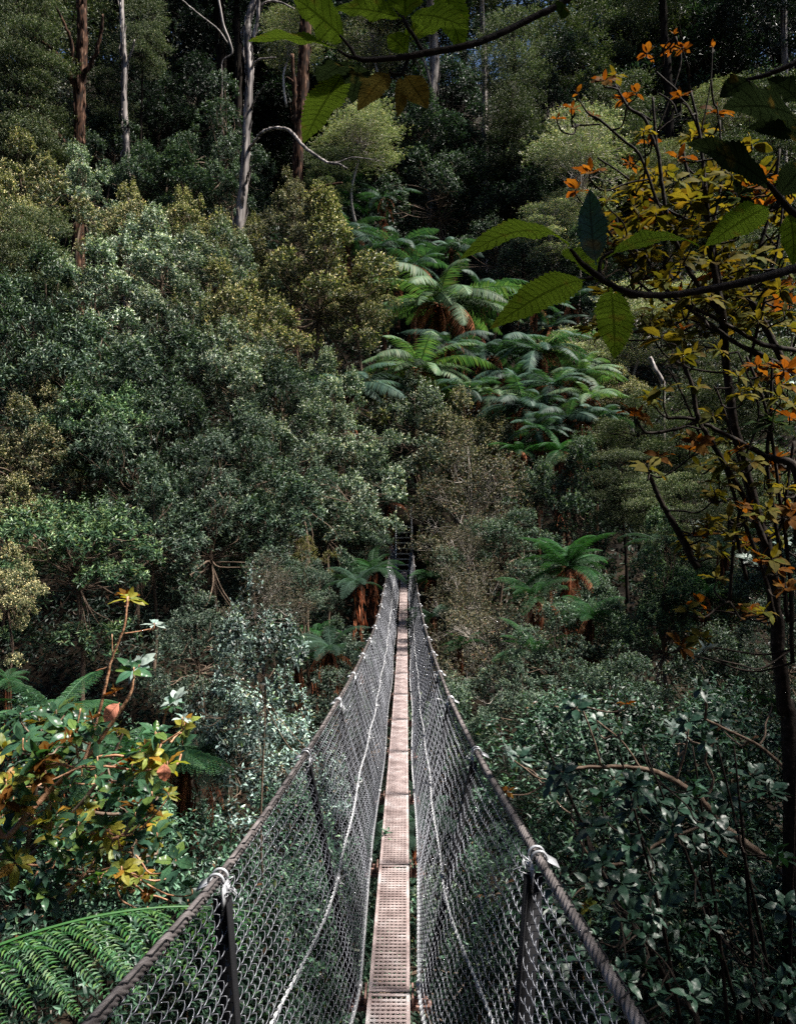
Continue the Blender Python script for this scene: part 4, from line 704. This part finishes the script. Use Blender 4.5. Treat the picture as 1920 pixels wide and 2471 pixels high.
def big_leaf_plant(name, label, cat, group, stems, whorls, d0, bark=TWIGD, seed=1, dv=.3, twig_r=2.2, sc_=1.6):
    rs = np.random.RandomState(seed); x, y = stems[0][0][:2]; b = at(x, y, stems[0][0][3] if len(stems[0][0]) > 3 else d0); g = min(float(ground(b.x, b.y)), b.z - .2)
    o = empty(name, (b.x, b.y, g), label, cat, group); off = np.array([b.x, b.y, g]); pts = []
    for s in stems:
        q = []
        for p in s:
            dd = p[3] if len(p) > 3 else d0; v = at(p[0], p[1], dd); q.append([v.x - off[0], v.y - off[1], v.z - off[2], p[2] / F * dd])
        if s is stems[0]: q = [[q[0][0], q[0][1], -.1, q[0][3] * 1.2]] + q
        mb = MB(); limb(mb, q, 7, 6, .10, rs); link('branch', mb.mesh('branch', bark), o); sp = smooth_path(q, 6); pts.append(sp)
    pts = np.concatenate(pts)
    for i, (k, px, py, sz) in enumerate(whorls[:100]):
        mb = MB()
        dd = d0 + rs.uniform(-dv, dv); v = np.array(at(px, py, dd)) - off; s = sz / F * dd
        ax = Vector((rs.normal(0, .3), rs.normal(0, .35) - .28, 1.0)).normalized(); e = ax.to_track_quat('Z', 'Y').to_euler()
        link('leaf_whorl', WH[k][i % len(WH[k])], o, tuple(v), (e.x, e.y, e.z), (s, s, s))
        D = pts[:, :3] - v; dist = np.linalg.norm(D, axis=1) + np.clip(D[:, 2], 0, 9) * 1.5; j = int(np.argmin(dist)); e = pts[j, :3]; ln = np.linalg.norm(e - v)
        if ln > .03:
            r = twig_r / F * dd; c1 = v * .66 + e * .34 - np.array([0, 0, .12 * ln]) + rs.normal(0, .05 * ln, 3); c2 = v * .33 + e * .67 - np.array([0, 0, .12 * ln]) + rs.normal(0, .05 * ln, 3)
            limb(mb, [[*(v + np.array([0, 0, s * .15])), r * .8], [*(v - np.array([0, 0, s * .3])), r * .8], [*c1, r], [*c2, r * 1.1], [*e, r * 1.2]], 5, 4, .12, rs)
            link('twig', mb.mesh('twig', bark), o)
    return o

# right: orange and olive leaved tree, its upper half, then the lower branches
J1 = [[(1905, 1900, 18, 3.4), (1890, 1700, 17, 3.4), (1872, 1500, 16, 3.35), (1850, 1321, 14, 3.3), (1822, 1230, 13, 3.3), (1793, 1120, 12, 3.25), (1768, 1010, 11, 3.2), (1753, 890, 10, 3.2), (1741, 760, 10, 3.1), (1715, 600, 7, 3.1), (1700, 450, 5, 3.0), (1688, 330, 4, 3.0), (1665, 219, 3, 3.0)],
      [(1741, 760, 7, 3.1), (1690, 700, 6), (1640, 610, 5), (1610, 520, 5), (1598, 457, 5), (1590, 390, 4.5), (1581, 329, 4), (1574, 234, 3)], [(1590, 380, 4), (1572, 330, 4), (1553, 285, 4), (1519, 263, 3.6), (1500, 235, 3), (1483, 205, 2.4)], [(1572, 292, 3), (1545, 275, 3), (1519, 263, 3)],
      [(1640, 610, 4), (1590, 500, 4), (1556, 405, 3.6), (1534, 362, 3.6), (1505, 340, 3.2), (1446, 289, 3), (1420, 276, 2.4), (1395, 240, 1.8)], [(1446, 300, 2.2), (1395, 302, 2), (1377, 289, 1.6)], [(1585, 318, 2), (1612, 296, 2), (1640, 274, 2), (1640, 240, 2)], [(1640, 226, 3), (1612, 200, 2.6), (1580, 172, 2.6)], [(1631, 274, 2.4), (1621, 248, 2.2), (1589, 225, 2)],
      [(1688, 325, 3), (1662, 262, 2.4), (1640, 236, 2)], [(1920, 912, 7, 3.0), (1885, 883, 6), (1830, 853, 6), (1775, 828, 5), (1710, 780, 5), (1647, 733, 4.5), (1600, 690, 4), (1556, 617, 4)], [(1920, 846, 6, 3.2), (1841, 831, 6), (1793, 806, 5), (1713, 762, 4.5), (1640, 730, 4)], [(1741, 700, 4), (1720, 560, 4), (1740, 430, 3), (1735, 290, 2.6)], [(1800, 900, 4), (1850, 700, 4), (1880, 560, 3), (1892, 431, 2.6)],
      [(1870, 886, 3), (1800, 893, 3), (1738, 899, 3), (1665, 890, 2.4)], [(1581, 329, 2.4), (1640, 160, 2), (1630, 90, 1.6)], [(1688, 330, 2), (1712, 210, 1.6), (1718, 118, 1.4)]]
W1 = [('t', 1623, 84, 26), ('t', 1718, 116, 26), ('o', 1616, 120, 26), ('o', 1560, 130, 32), ('o', 1647, 117, 24), ('t', 1393, 226, 28), ('o', 1378, 263, 30), ('o', 1344, 289, 22), ('o', 1431, 281, 24), ('y', 1483, 183, 40), ('o', 1457, 197, 42), ('o', 1534, 226, 32), ('o', 1500, 240, 28), ('o', 1640, 234, 32), ('y', 1552, 318, 34), ('o', 1563, 347, 32), ('o', 1731, 274, 46), ('y', 1694, 321, 58), ('y', 1665, 329, 52), ('o', 1636, 384, 46), ('o', 1519, 398, 34), ('o', 1424, 420, 52), ('y', 1534, 449, 60), ('o', 1391, 460, 50), ('y', 1464, 486, 48), ('y', 1581, 519, 52), ('y', 1618, 471, 60), ('y', 1694, 438, 60), ('y', 1665, 486, 60), ('y', 1464, 541, 48), ('y', 1629, 548, 56), ('y', 1680, 570, 44), ('y', 1501, 577, 42), ('y', 1713, 482, 55), ('d', 1775, 475, 60), ('o', 1892, 431, 42), ('y', 1811, 351, 50), ('y', 1647, 628, 46), ('y', 1731, 639, 52), ('y', 1811, 621, 60), ('y', 1556, 658, 46), ('y', 1600, 680, 50), ('y', 1866, 519, 60), ('y', 1903, 603, 55), ('y', 1740, 540, 60), ('y', 1540, 520, 50), ('y', 1780, 560, 55), ('o', 1840, 430, 40), ('y', 1690, 700, 50), ('y', 1570, 600, 48)]
W1 += [('y', 1570, 775, 46), ('y', 1596, 817, 60), ('w', 1550, 765, 30), ('y', 1643, 733, 50), ('y', 1651, 820, 60), ('y', 1720, 722, 60), ('y', 1672, 853, 42), ('y', 1738, 747, 52), ('y', 1768, 711, 50), ('y', 1830, 760, 50), ('y', 1880, 700, 55), ('y', 1700, 800, 45), ('y', 1620, 770, 45), ('y', 1900, 790, 50), ('y', 1790, 670, 50), ('d', 1850, 640, 50)]
r_ = np.random.RandomState(8)
for q in range(28): W1.append(('y' if r_.rand() < .8 else 'o', r_.uniform(1500, 1915), r_.uniform(420, 780), r_.uniform(38, 58)))
big_leaf_plant('broadleaf_tree', 'near tree on the right with orange tip leaves and olive veined leaf fans', 'tree', None, J1, W1, 3.1, TWIGD, 3)
J3 = [[(1990, 1100, 10, 3.8), (1900, 900, 9), (1800, 700, 8), (1720, 560, 6), (1660, 420, 4), (1640, 330, 3)], [(1900, 900, 6), (1760, 820, 5), (1620, 740, 4), (1520, 660, 3), (1470, 560, 2)], [(1800, 700, 5), (1860, 500, 4), (1880, 360, 3)], [(1720, 560, 4), (1600, 500, 3), (1500, 420, 2.4), (1440, 380, 2)]]
W3 = [('y' if r_.rand() < .82 else 'o', r_.uniform(1430, 1915), r_.uniform(400, 800), r_.uniform(36, 52)) for q in range(150)]
W3 = [t for t in W3 if (t[1] - 1430) / 200 + (t[2] - 400) / 260 > .55][:100]
big_leaf_plant('broadleaf_tree', 'olive leaved branches filling in behind the orange tipped tree', 'tree', None, J3, W3, 3.9, TWIGD, 33, dv=.3)
J2 = [[(1950, 1500, 14, 2.8), (1925, 1300, 12, 2.8), (1920, 1135, 11, 2.7), (1848, 1102, 8), (1775, 1062, 6), (1702, 1025, 5), (1665, 1010, 4.5), (1610, 1009, 4)], [(1680, 1018, 4), (1629, 1036, 4), (1563, 1045, 4), (1545, 1030, 3.5), (1534, 1012, 3)],
      [(1848, 1321, 8), (1808, 1222, 7), (1757, 1138, 7), (1716, 1065, 6), (1684, 1010, 6), (1665, 919, 5), (1640, 864, 4)], [(1680, 1370, 9), (1640, 1290, 9), (1610, 1240, 7), (1588, 1200, 6), (1565, 1145, 5)], [(1850, 1300, 4), (1885, 1266, 4), (1900, 1160, 4), (1914, 1065, 4)], [(1870, 1500, 6), (1840, 1380, 5), (1790, 1250, 5), (1765, 1180, 4), (1745, 1120, 3)],
      [(1900, 1500, 5), (1880, 1330, 5), (1850, 1130, 5), (1858, 1010, 4), (1862, 870, 3)], [(1910, 1600, 5), (1905, 1400, 5), (1880, 1200, 4), (1850, 1000, 4), (1800, 860, 3)], [(1800, 1400, 5), (1775, 1290, 4), (1757, 1255, 4)], [(1760, 1450, 4), (1770, 1300, 4), (1785, 1225, 3)], [(1840, 1300, 3), (1780, 1100, 3), (1735, 960, 2.5), (1720, 930, 2)], [(1790, 1120, 3), (1830, 1000, 3), (1800, 900, 2.5), (1780, 850, 2)], [(1700, 1080, 3), (1640, 940, 2.4), (1610, 890, 2)]]
W2 = [('y', 1600, 941, 48), ('y', 1570, 960, 46), ('o', 1530, 1003, 52), ('y', 1563, 1131, 62), ('o', 1590, 1105, 40), ('y', 1753, 1120, 62), ('d', 1863, 1021, 62), ('o', 1785, 1085, 34), ('y', 1757, 1255, 64), ('o', 1790, 1219, 26), ('o', 1903, 1010, 50), ('y', 1735, 1165, 50), ('p', 1768, 1130, 26), ('y', 1640, 1050, 30), ('y', 1890, 1180, 50), ('o', 1900, 1250, 45), ('y', 1860, 1350, 55), ('o', 1800, 1310, 40), ('p', 1890, 1310, 24), ('y', 1730, 1330, 50), ('p', 1800, 1350, 36), ('o', 1895, 1420, 45), ('y', 1690, 1540, 50), ('o', 1640, 1560, 46), ('p', 1700, 1570, 44), ('y', 1880, 960, 50), ('o', 1910, 880, 40), ('p', 1915, 920, 30), ('y', 1820, 940, 40)]
W2 += [(('y', 'y', 'o')[q % 3], r_.uniform(1640, 1915), r_.uniform(840, 1480), r_.uniform(38, 50)) for q in range(46)]
big_leaf_plant('broadleaf_tree', 'near dark branches on the right edge with few orange-green leaf fans', 'tree', None, J2, W2, 2.8, TWIGD, 5, dv=.25)
big_leaf_plant('bare_branch', 'long brown bent branch arching over the thicket right of the bridge', 'branch', None,
    [[(1960, 2160, 12, 3.4), (1900, 2110, 11, 3.4), (1860, 2088, 11), (1810, 2045, 10), (1740, 1990, 9), (1690, 1930, 8), (1620, 1880, 7), (1550, 1855, 6), (1470, 1850, 5), (1380, 1855, 4), (1330, 1880, 3)], [(1725, 1978, 5), (1660, 2005, 4), (1580, 2040, 4), (1530, 2080, 4), (1450, 2083, 3.4), (1410, 2050, 3), (1380, 1980, 2)], [(1700, 1935, 4), (1720, 1880, 3), (1700, 1830, 3), (1730, 1780, 2)],
     [(1630, 1884, 3), (1650, 1820, 2.5), (1660, 1760, 2)], [(1450, 1850, 3), (1430, 1780, 2.5), (1400, 1700, 2)], [(1545, 1855, 3), (1500, 1790, 2.4), (1440, 1740, 2)], [(1900, 1860, 5), (1830, 1800, 4), (1760, 1765, 3.5), (1700, 1735, 3)]],
    [('b', 1440, 1745, 44), ('p', 1395, 1690, 30), ('b', 1390, 1710, 46), ('b', 1500, 1760, 46), ('o', 1510, 1700, 24), ('b', 1330, 1890, 44), ('p', 1225, 1815, 30), ('b', 1250, 1830, 46), ('b', 1380, 1700, 40), ('b', 1700, 1790, 44), ('p', 1625, 1760, 42), ('b', 1620, 1780, 46), ('b', 1740, 1740, 44), ('b', 1690, 1660, 40), ('b', 1860, 1700, 44), ('p', 1700, 1680, 28), ('o', 1225, 1910, 22), ('o', 1325, 1905, 18), ('b', 1660, 1740, 44), ('b', 1480, 1880, 44), ('b', 1370, 2170, 46), ('w', 1420, 2185, 30), ('b', 1600, 2080, 50), ('b', 1500, 2200, 50), ('b', 1640, 2230, 52), ('b', 1800, 2180, 50), ('b', 1530, 2300, 54)], 3.6, TWIG, 9, dv=.3)
big_leaf_plant('leafy_sapling', 'many-stemmed dark sapling with upright thin stems in the lower right corner', 'sapling', None,
    [[(1700, 2600, 9, 3.0), (1620, 2400, 8, 3.2), (1560, 2280, 7), (1500, 2200, 6), (1440, 2080, 5), (1400, 1980, 4), (1340, 1850, 3), (1290, 1740, 2)]] + [[(x0, 2520, 5), (x0 + dx * .3, 2250, 4.5), (x0 + dx * .6, 2050, 3.6), (x0 + dx, 1800, 2)] for x0, dx in ((1760, -90), (1830, -60), (1880, -150), (1800, -250), (1900, 20), (1650, -160))],
    [('b', r_.uniform(1330, 1915), r_.uniform(1850, 2465), r_.uniform(40, 62)) for q in range(80)], 3.1, TWIGD, 12, dv=.5)

# left: yellow, orange and green leaved plant
Lf = [[(-60, 2120, 8, 3.2), (20, 2020, 7, 3.2), (113, 1917, 7), (169, 1864, 6), (218, 1819, 5.5), (263, 1755, 5), (312, 1680, 4), (323, 1635, 3)], [(200, 1850, 4, 3.2), (229, 1752, 4), (240, 1718, 4), (259, 1635, 4), (270, 1590, 3.2), (300, 1511, 3), (308, 1440, 2.4)], [(300, 1529, 2), (335, 1524, 1.8), (368, 1517, 1.6)], [(218, 1827, 4), (281, 1823, 3.4), (319, 1827, 3), (380, 1800, 2.4), (437, 1765, 2)],
      [(190, 1850, 4), (270, 1850, 3.4), (330, 1860, 3), (368, 1857, 2.6), (420, 1850, 2)], [(210, 2106, 3), (263, 2095, 2.6), (289, 2078, 2.4), (286, 2018, 2)], [(0, 2082, 3), (60, 2086, 3), (105, 2087, 3), (140, 2060, 2)], [(188, 1830, 3), (184, 1770, 2.6), (195, 1710, 2)], [(390, 1790, 3), (400, 1720, 2.4), (415, 1700, 2)], [(113, 1930, 5), (105, 1834, 4)], [(230, 1620, 1.6), (268, 1600, 1.6), (271, 1530, 1.2)]]
WL = [('w', 310, 1446, 50), ('p', 372, 1508, 36), ('o', 306, 1440, 34), ('g', 323, 1618, 56), ('p', 335, 1606, 50), ('o', 280, 1670, 30), ('g', 184, 1768, 50), ('o', 170, 1780, 40), ('g', 233, 1752, 52), ('o', 225, 1735, 34), ('p', 425, 1690, 40), ('g', 413, 1705, 36), ('w', 445, 1752, 50), ('p', 440, 1735, 34), ('g', 440, 1795, 50), ('g', 338, 1812, 52), ('w', 350, 1800, 30), ('g', 105, 1834, 76), ('w', 90, 1850, 60), ('o', 110, 1828, 52), ('w', 15, 1890, 62), ('g', 30, 1900, 56), ('w', 53, 1945, 46), ('g', 60, 1935, 40), ('w', 83, 1984, 42), ('w', 210, 1955, 38), ('w', 199, 1992, 60), ('g', 190, 1990, 52), ('w', 210, 2026, 42), ('g', 255, 1996, 52), ('g', 379, 2016, 52), ('w', 364, 2042, 42), ('w', 405, 1917, 36), ('w', 293, 2136, 42), ('w', 199, 2072, 36), ('g', 38, 2067, 44), ('g', 364, 2144, 42), ('g', 105, 2160, 40), ('o', 355, 2160, 22), ('g', 60, 1880, 50), ('g', 130, 1900, 50), ('g', 20, 2010, 50), ('g', 140, 2050, 50), ('g', 300, 1900, 42), ('g', 170, 1900, 44)]
for q in range(36): WL.append((('w', 'g', 'g', 'w', 'g', 'g', 'o')[q % 7], r_.uniform(0, 430), r_.uniform(1700, 2120), r_.uniform(44, 62)))
for q in range(18): WL.append(('b' if r_.rand() < .75 else 'g', r_.uniform(0, 470), r_.uniform(1900, 2230), r_.uniform(34, 52)))
f_o = big_leaf_plant('broadleaf_shrub', 'near shrub on the left with yellow, orange and green broad leaves', 'shrub', None, Lf, WL, 3.3, TWIGO, 6, dv=.2, sc_=1.25)
WM = [(('g', 'w', 'g', 'g', 'w', 'b', 'y')[q % 7], r_.uniform(0, 430), r_.uniform(1690, 2130), r_.uniform(38, 56)) for q in range(110)]
WM = [t for t in WM if t[1] < 250 + (t[2] - 1690) * .5][:48]
big_leaf_plant('broadleaf_shrub', 'denser green leaved shrub just behind the yellow and orange one on the left', 'shrub', None, [[(-80, 2200, 8, 4.0), (60, 2080, 7, 4.0), (180, 1960, 6), (260, 1850, 4), (300, 1760, 3)], [(60, 2080, 5), (90, 1900, 4), (100, 1780, 3)], [(180, 1960, 5), (320, 1960, 4), (410, 1900, 3)], [(60, 2080, 5), (220, 2100, 4), (380, 2060, 3)]], WM, 3.9, TWIG, 14, dv=.25, sc_=1.05)
def leaf_part(o, name, mat, a, b, wpx, d, d2=None, nv=(0, -1, .25), bend=.1, seed=1, teeth=0, twist=0, label=None, fold=.12):
    mb = MB(); A = np.array(at(*a, d)) - np.array(o.location); B = np.array(at(*b, d2 or d)) - np.array(o.location); blade(mb, A, B, wpx / F * d, nv, bend, fold, teeth, 0, seed, twist)
    q = link(name, mb.mesh(name, mat, True, uv=True), o); 
    if label: q['label'] = label
    return q
leaf_part(f_o, 'leaf', PINK, (290, 1695), (252, 1742), 34, 3.1, label='large pink dead leaf hanging on the stem')
leaf_part(f_o, 'leaf', PINK, (398, 1840), (398, 1886), 34, 3.1, label='pink dead leaf hanging at the branch end')

# near fan of veined leaves from the right, close to the lens
NB = empty('near_leaf_branch', at(1990, 640, .95), 'dark bent branch close by on the right with a fan of big veined leaves', 'branch'); OB = np.array(NB.location)
def nb(name, pts, mat=TWIGD, par=NB):
    mb = MB(); q = []
    for (x, y, r, d) in pts: v = at(x, y, d); q.append([v.x - par.location[0], v.y - par.location[1], v.z - par.location[2], r / F * d])
    limb(mb, q, 8, 6, .05, np.random.RandomState(len(pts))); return link(name, mb.mesh(name, mat), par)
nb('twig', [(1990, 640, 12, .98), (1920, 648, 11, .96), (1820, 675, 10, .94), (1700, 700, 9, .93), (1600, 713, 8, .92), (1520, 706, 8, .9), (1460, 680, 8, .9), (1440, 665, 8, .89), (1400, 632, 6, .88), (1376, 600, 4, .87)])
nb('twig', [(1447, 668, 6, .9), (1446, 640, 5, .9), (1455, 620, 4, .9), (1478, 606, 3, .9)])
nb('twig', [(1452, 672, 6, .9), (1468, 684, 5, .9), (1474, 700, 3, .9)])
nb('twig', [(1440, 668, 6, .9), (1418, 672, 5, .9), (1400, 676, 3, .9)])
for i, (a, b, wd, d2, nv, bd, m) in enumerate([((1382, 604), (1108, 628), 92, .80, (0, -.8, .75), .16, NEARG), ((1412, 676), (1182, 794), 84, .80, (.1, -.9, .35), .10, NEARG), ((1472, 694), (1482, 866), 92, .84, (0, -1, -.1), .04, NEARG), ((1462, 622), (1686, 596), 78, .98, (0, -.7, .8), .10, NEARG),
        ((1438, 640), (1422, 456), 78, .86, (.15, -1, 0), -.05, NEART), ((1405, 640), (1365, 600), 60, .93, (0, -1, .3), .05, NEARG), ((1440, 680), (1388, 612), 74, .99, (0, -1, .2), .05, NEARG), ((1442, 676), (1492, 712), 60, .97, (0, -1, .4), .02, NEARG)]):
    leaf_part(NB, 'leaf', m, a, b, wd, .89, d2, nv, bd, i + 3, teeth=1, label='dark bluish upright leaf seen from its upper side' if m is NEART else None)
# second close branch in the upper right: almost black leaves
NC = empty('near_leaf_branch', at(1990, 560, .8), 'nearly black out of focus leaves close by at the upper right edge', 'branch')
nb('twig', [(1990, 560, 10, .8), (1920, 520, 9, .8), (1880, 478, 8, .8), (1862, 455, 6, .79), (1850, 440, 4, .79)], par=NC)
nb('twig', [(1990, 120, 8, .82), (1920, 150, 7, .8), (1850, 180, 6, .8), (1800, 192, 4, .8)], par=NC)
nb('twig', [(1880, 480, 6, .8), (1870, 500, 4, .8), (1850, 498, 3, .8)], par=NC)
nb('twig', [(1900, 500, 5, .8), (1905, 520, 3, .8)], par=NC)
nb('twig', [(1800, 192, 4, .8), (1840, 230, 4, .8), (1900, 290, 4, .8), (1940, 330, 4, .8)], par=NC)
for i, (a, b, wd, d2, m) in enumerate([((1862, 458), (1654, 346), 104, .74, NEARD), ((1856, 498), (1700, 594), 74, .74, NEARG), ((1902, 510), (1912, 640), 76, .80, NEARG), ((1925, 290), (1742, 262), 120, .72, NEARD), ((1930, 250), (1850, 190), 80, .8, NEARD), ((1940, 330), (1800, 310), 70, .78, NEARD), ((1870, 480), (1940, 400), 80, .85, NEARD), ((1808, 192), (1735, 235), 60, .8, NEARD), ((1492 + 40, 200), (1500, 200), 4, .8, NEARD)][:8]):
    leaf_part(NC, 'leaf', m, a, b, wd, .8, d2, (0.1, -.9, .3), .06, i + 20, teeth=1)
# close branch across the top
NT = empty('near_leaf_branch', at(1400, -40, .95), 'close dark branch across the top with hanging green and rust leaves', 'branch')
nb('twig', [(1400, -40, 9, .95), (1365, 0, 9, .95), (1290, 40, 8, .94), (1180, 92, 8, .92), (1110, 114, 8, .91), (1025, 128, 8, .9), (960, 140, 7, .89), (880, 144, 6, .88), (855, 138, 5, .88)], par=NT)
nb('twig', [(1022, 128, 6, .9), (1000, 90, 5, .9), (980, 60, 5, .9), (972, 40, 4, .9)], par=NT); nb('twig', [(985, 140, 5, .9), (975, 165, 4, .9), (968, 182, 4, .9)], par=NT); nb('twig', [(965, 180, 4, .9), (950, 178, 3, .9), (938, 174, 3, .9)], par=NT)
nb('twig', [(858, 140, 5, .88), (845, 115, 4, .88), (820, 85, 3, .88)], par=NT); nb('twig', [(862, 140, 5, .88), (840, 136, 4, .88), (815, 120, 3, .88)], par=NT)
for i, (a, b, wd, d2, nv, bd, m) in enumerate([((826, 124), (598, 100), 72, .80, (0, -.9, .5), .05, NEARG), ((836, 100), (700, -14), 110, .84, (.2, -1, .1), .03, NEARG), ((972, 46), (806, 22), 76, .9, (0, -1, .4), .06, NEARG), ((978, 46), (975, -60), 90, .9, (0, -1, 0), .03, NEARG), ((985, 40), (1132, 72), 86, .86, (0, -1, .3), .08, NEARG),
        ((1060, -60), (1112, 128), 84, .92, (.2, -1, 0), .04, NEARG), ((848, 148), (766, 196), 76, .84, (0, -1, .5), .02, NEARD), ((838, 168), (732, 346), 86, .80, (-.1, -1, .1), .03, NEARG), ((868, 150), (848, 250), 70, .86, (.2, -1, 0), .04, NEARD), ((940, 176), (862, 268), 58, .86, (0, -1, 0), .06, RUSTL := leaf_mat('near_leaf_rust', [(0, (0.13, 0.075, 0.015)), (0.5, (0.10, 0.08, 0.018))], rough=.9, spec=0.0, trans=.5, veins=True, tcol=(1.3, .85, .3))), ((968, 184), (958, 282), 40, .88, (.6, -.8, 0), .04, RUSTL), ((976, 180), (1032, 262), 62, .88, (-.1, -1, 0), .04, RUSTL),
        ((985, 128), (935, 84), 60, .9, (0, -1, .2), .04, NEARG), ((990, 100), (1060, 50), 60, .95, (0, -1, .2), .04, NEARG), ((1355, 4), (1352, 46), 44, .95, (0, -1, 0), .02, NEARD), ((1010, 60), (960, 130), 60, .96, (0, -1, .1), .03, NEARG)]):
    leaf_part(NT, 'leaf', m, a, b, wd, .9, d2, nv, bd, i + 40, teeth=1, label='rust coloured hanging leaf' if m is RUSTL else None)

# bottom left: one large fern close by
big = [frond_mesh('frond', s, FERNB, 1.9, 20, .46, a0, a1, detail=26, hang=.35, sweep=34) for s, a0, a1 in ((21, 38, -22), (22, 30, -40))]
c = at(-470, 2560, 2.5); g = float(ground(c.x, c.y))
o = empty('tree_fern', (c.x, c.y, min(g, c.z - .5)), 'large close fern reaching over the bottom left corner', 'fern'); dz = c.z - o.location.z
link('fern_trunk', FT[1], o, (0, 0, dz), (0, 0, 1), (.7, .7, .7))
for i, (az, el, s, v) in enumerate([(-78, .0, .82, 0), (-100, -.20, .70, 1), (10, .1, .8, 1), (60, .1, .8, 0), (130, .1, .8, 1), (-125, -.1, .62, 0), (-150, 0, .8, 1)]):
    link('frond', big[v], o, (0, 0, dz), (el, 0, math.radians(az)), (s, s, s))

# ------------------------------------------------------------------ unseen trees added behind and right of the camera to shade deck and bank
for i, (x, y, z, R, lb) in enumerate([(3.4, -4.8, 5.6, 2.4, 'unseen leafy tree behind the bridge head to the right'), (-3.4, -5.5, 6.0, 2.6, 'unseen leafy tree behind the bridge head to the left'), (4.3, .3, 6.6, 1.3, 'unseen canopy tree added to shade the near deck'), (6.6, 3.6, 3.2, 2.3, 'unseen leafy tree added right of view to shade the bank'), (10.2, 11, 4.0, 2.8, 'farther unseen leafy tree added right of view for shade')]):
    fm, bm, R0 = PROTO['teal'][i % 3]; o = empty('unseen_shade_tree', (x, y, float(ground(x, y))), lb, 'tree'); dz = z - o.location.z; s = R / R0
    link('trunk', bm, o, (0, 0, dz), (0, 0, i), (s, s, s * 1.15)); link('crown', fm, o, (0, 0, dz), (0, 0, i), (s, s, s))
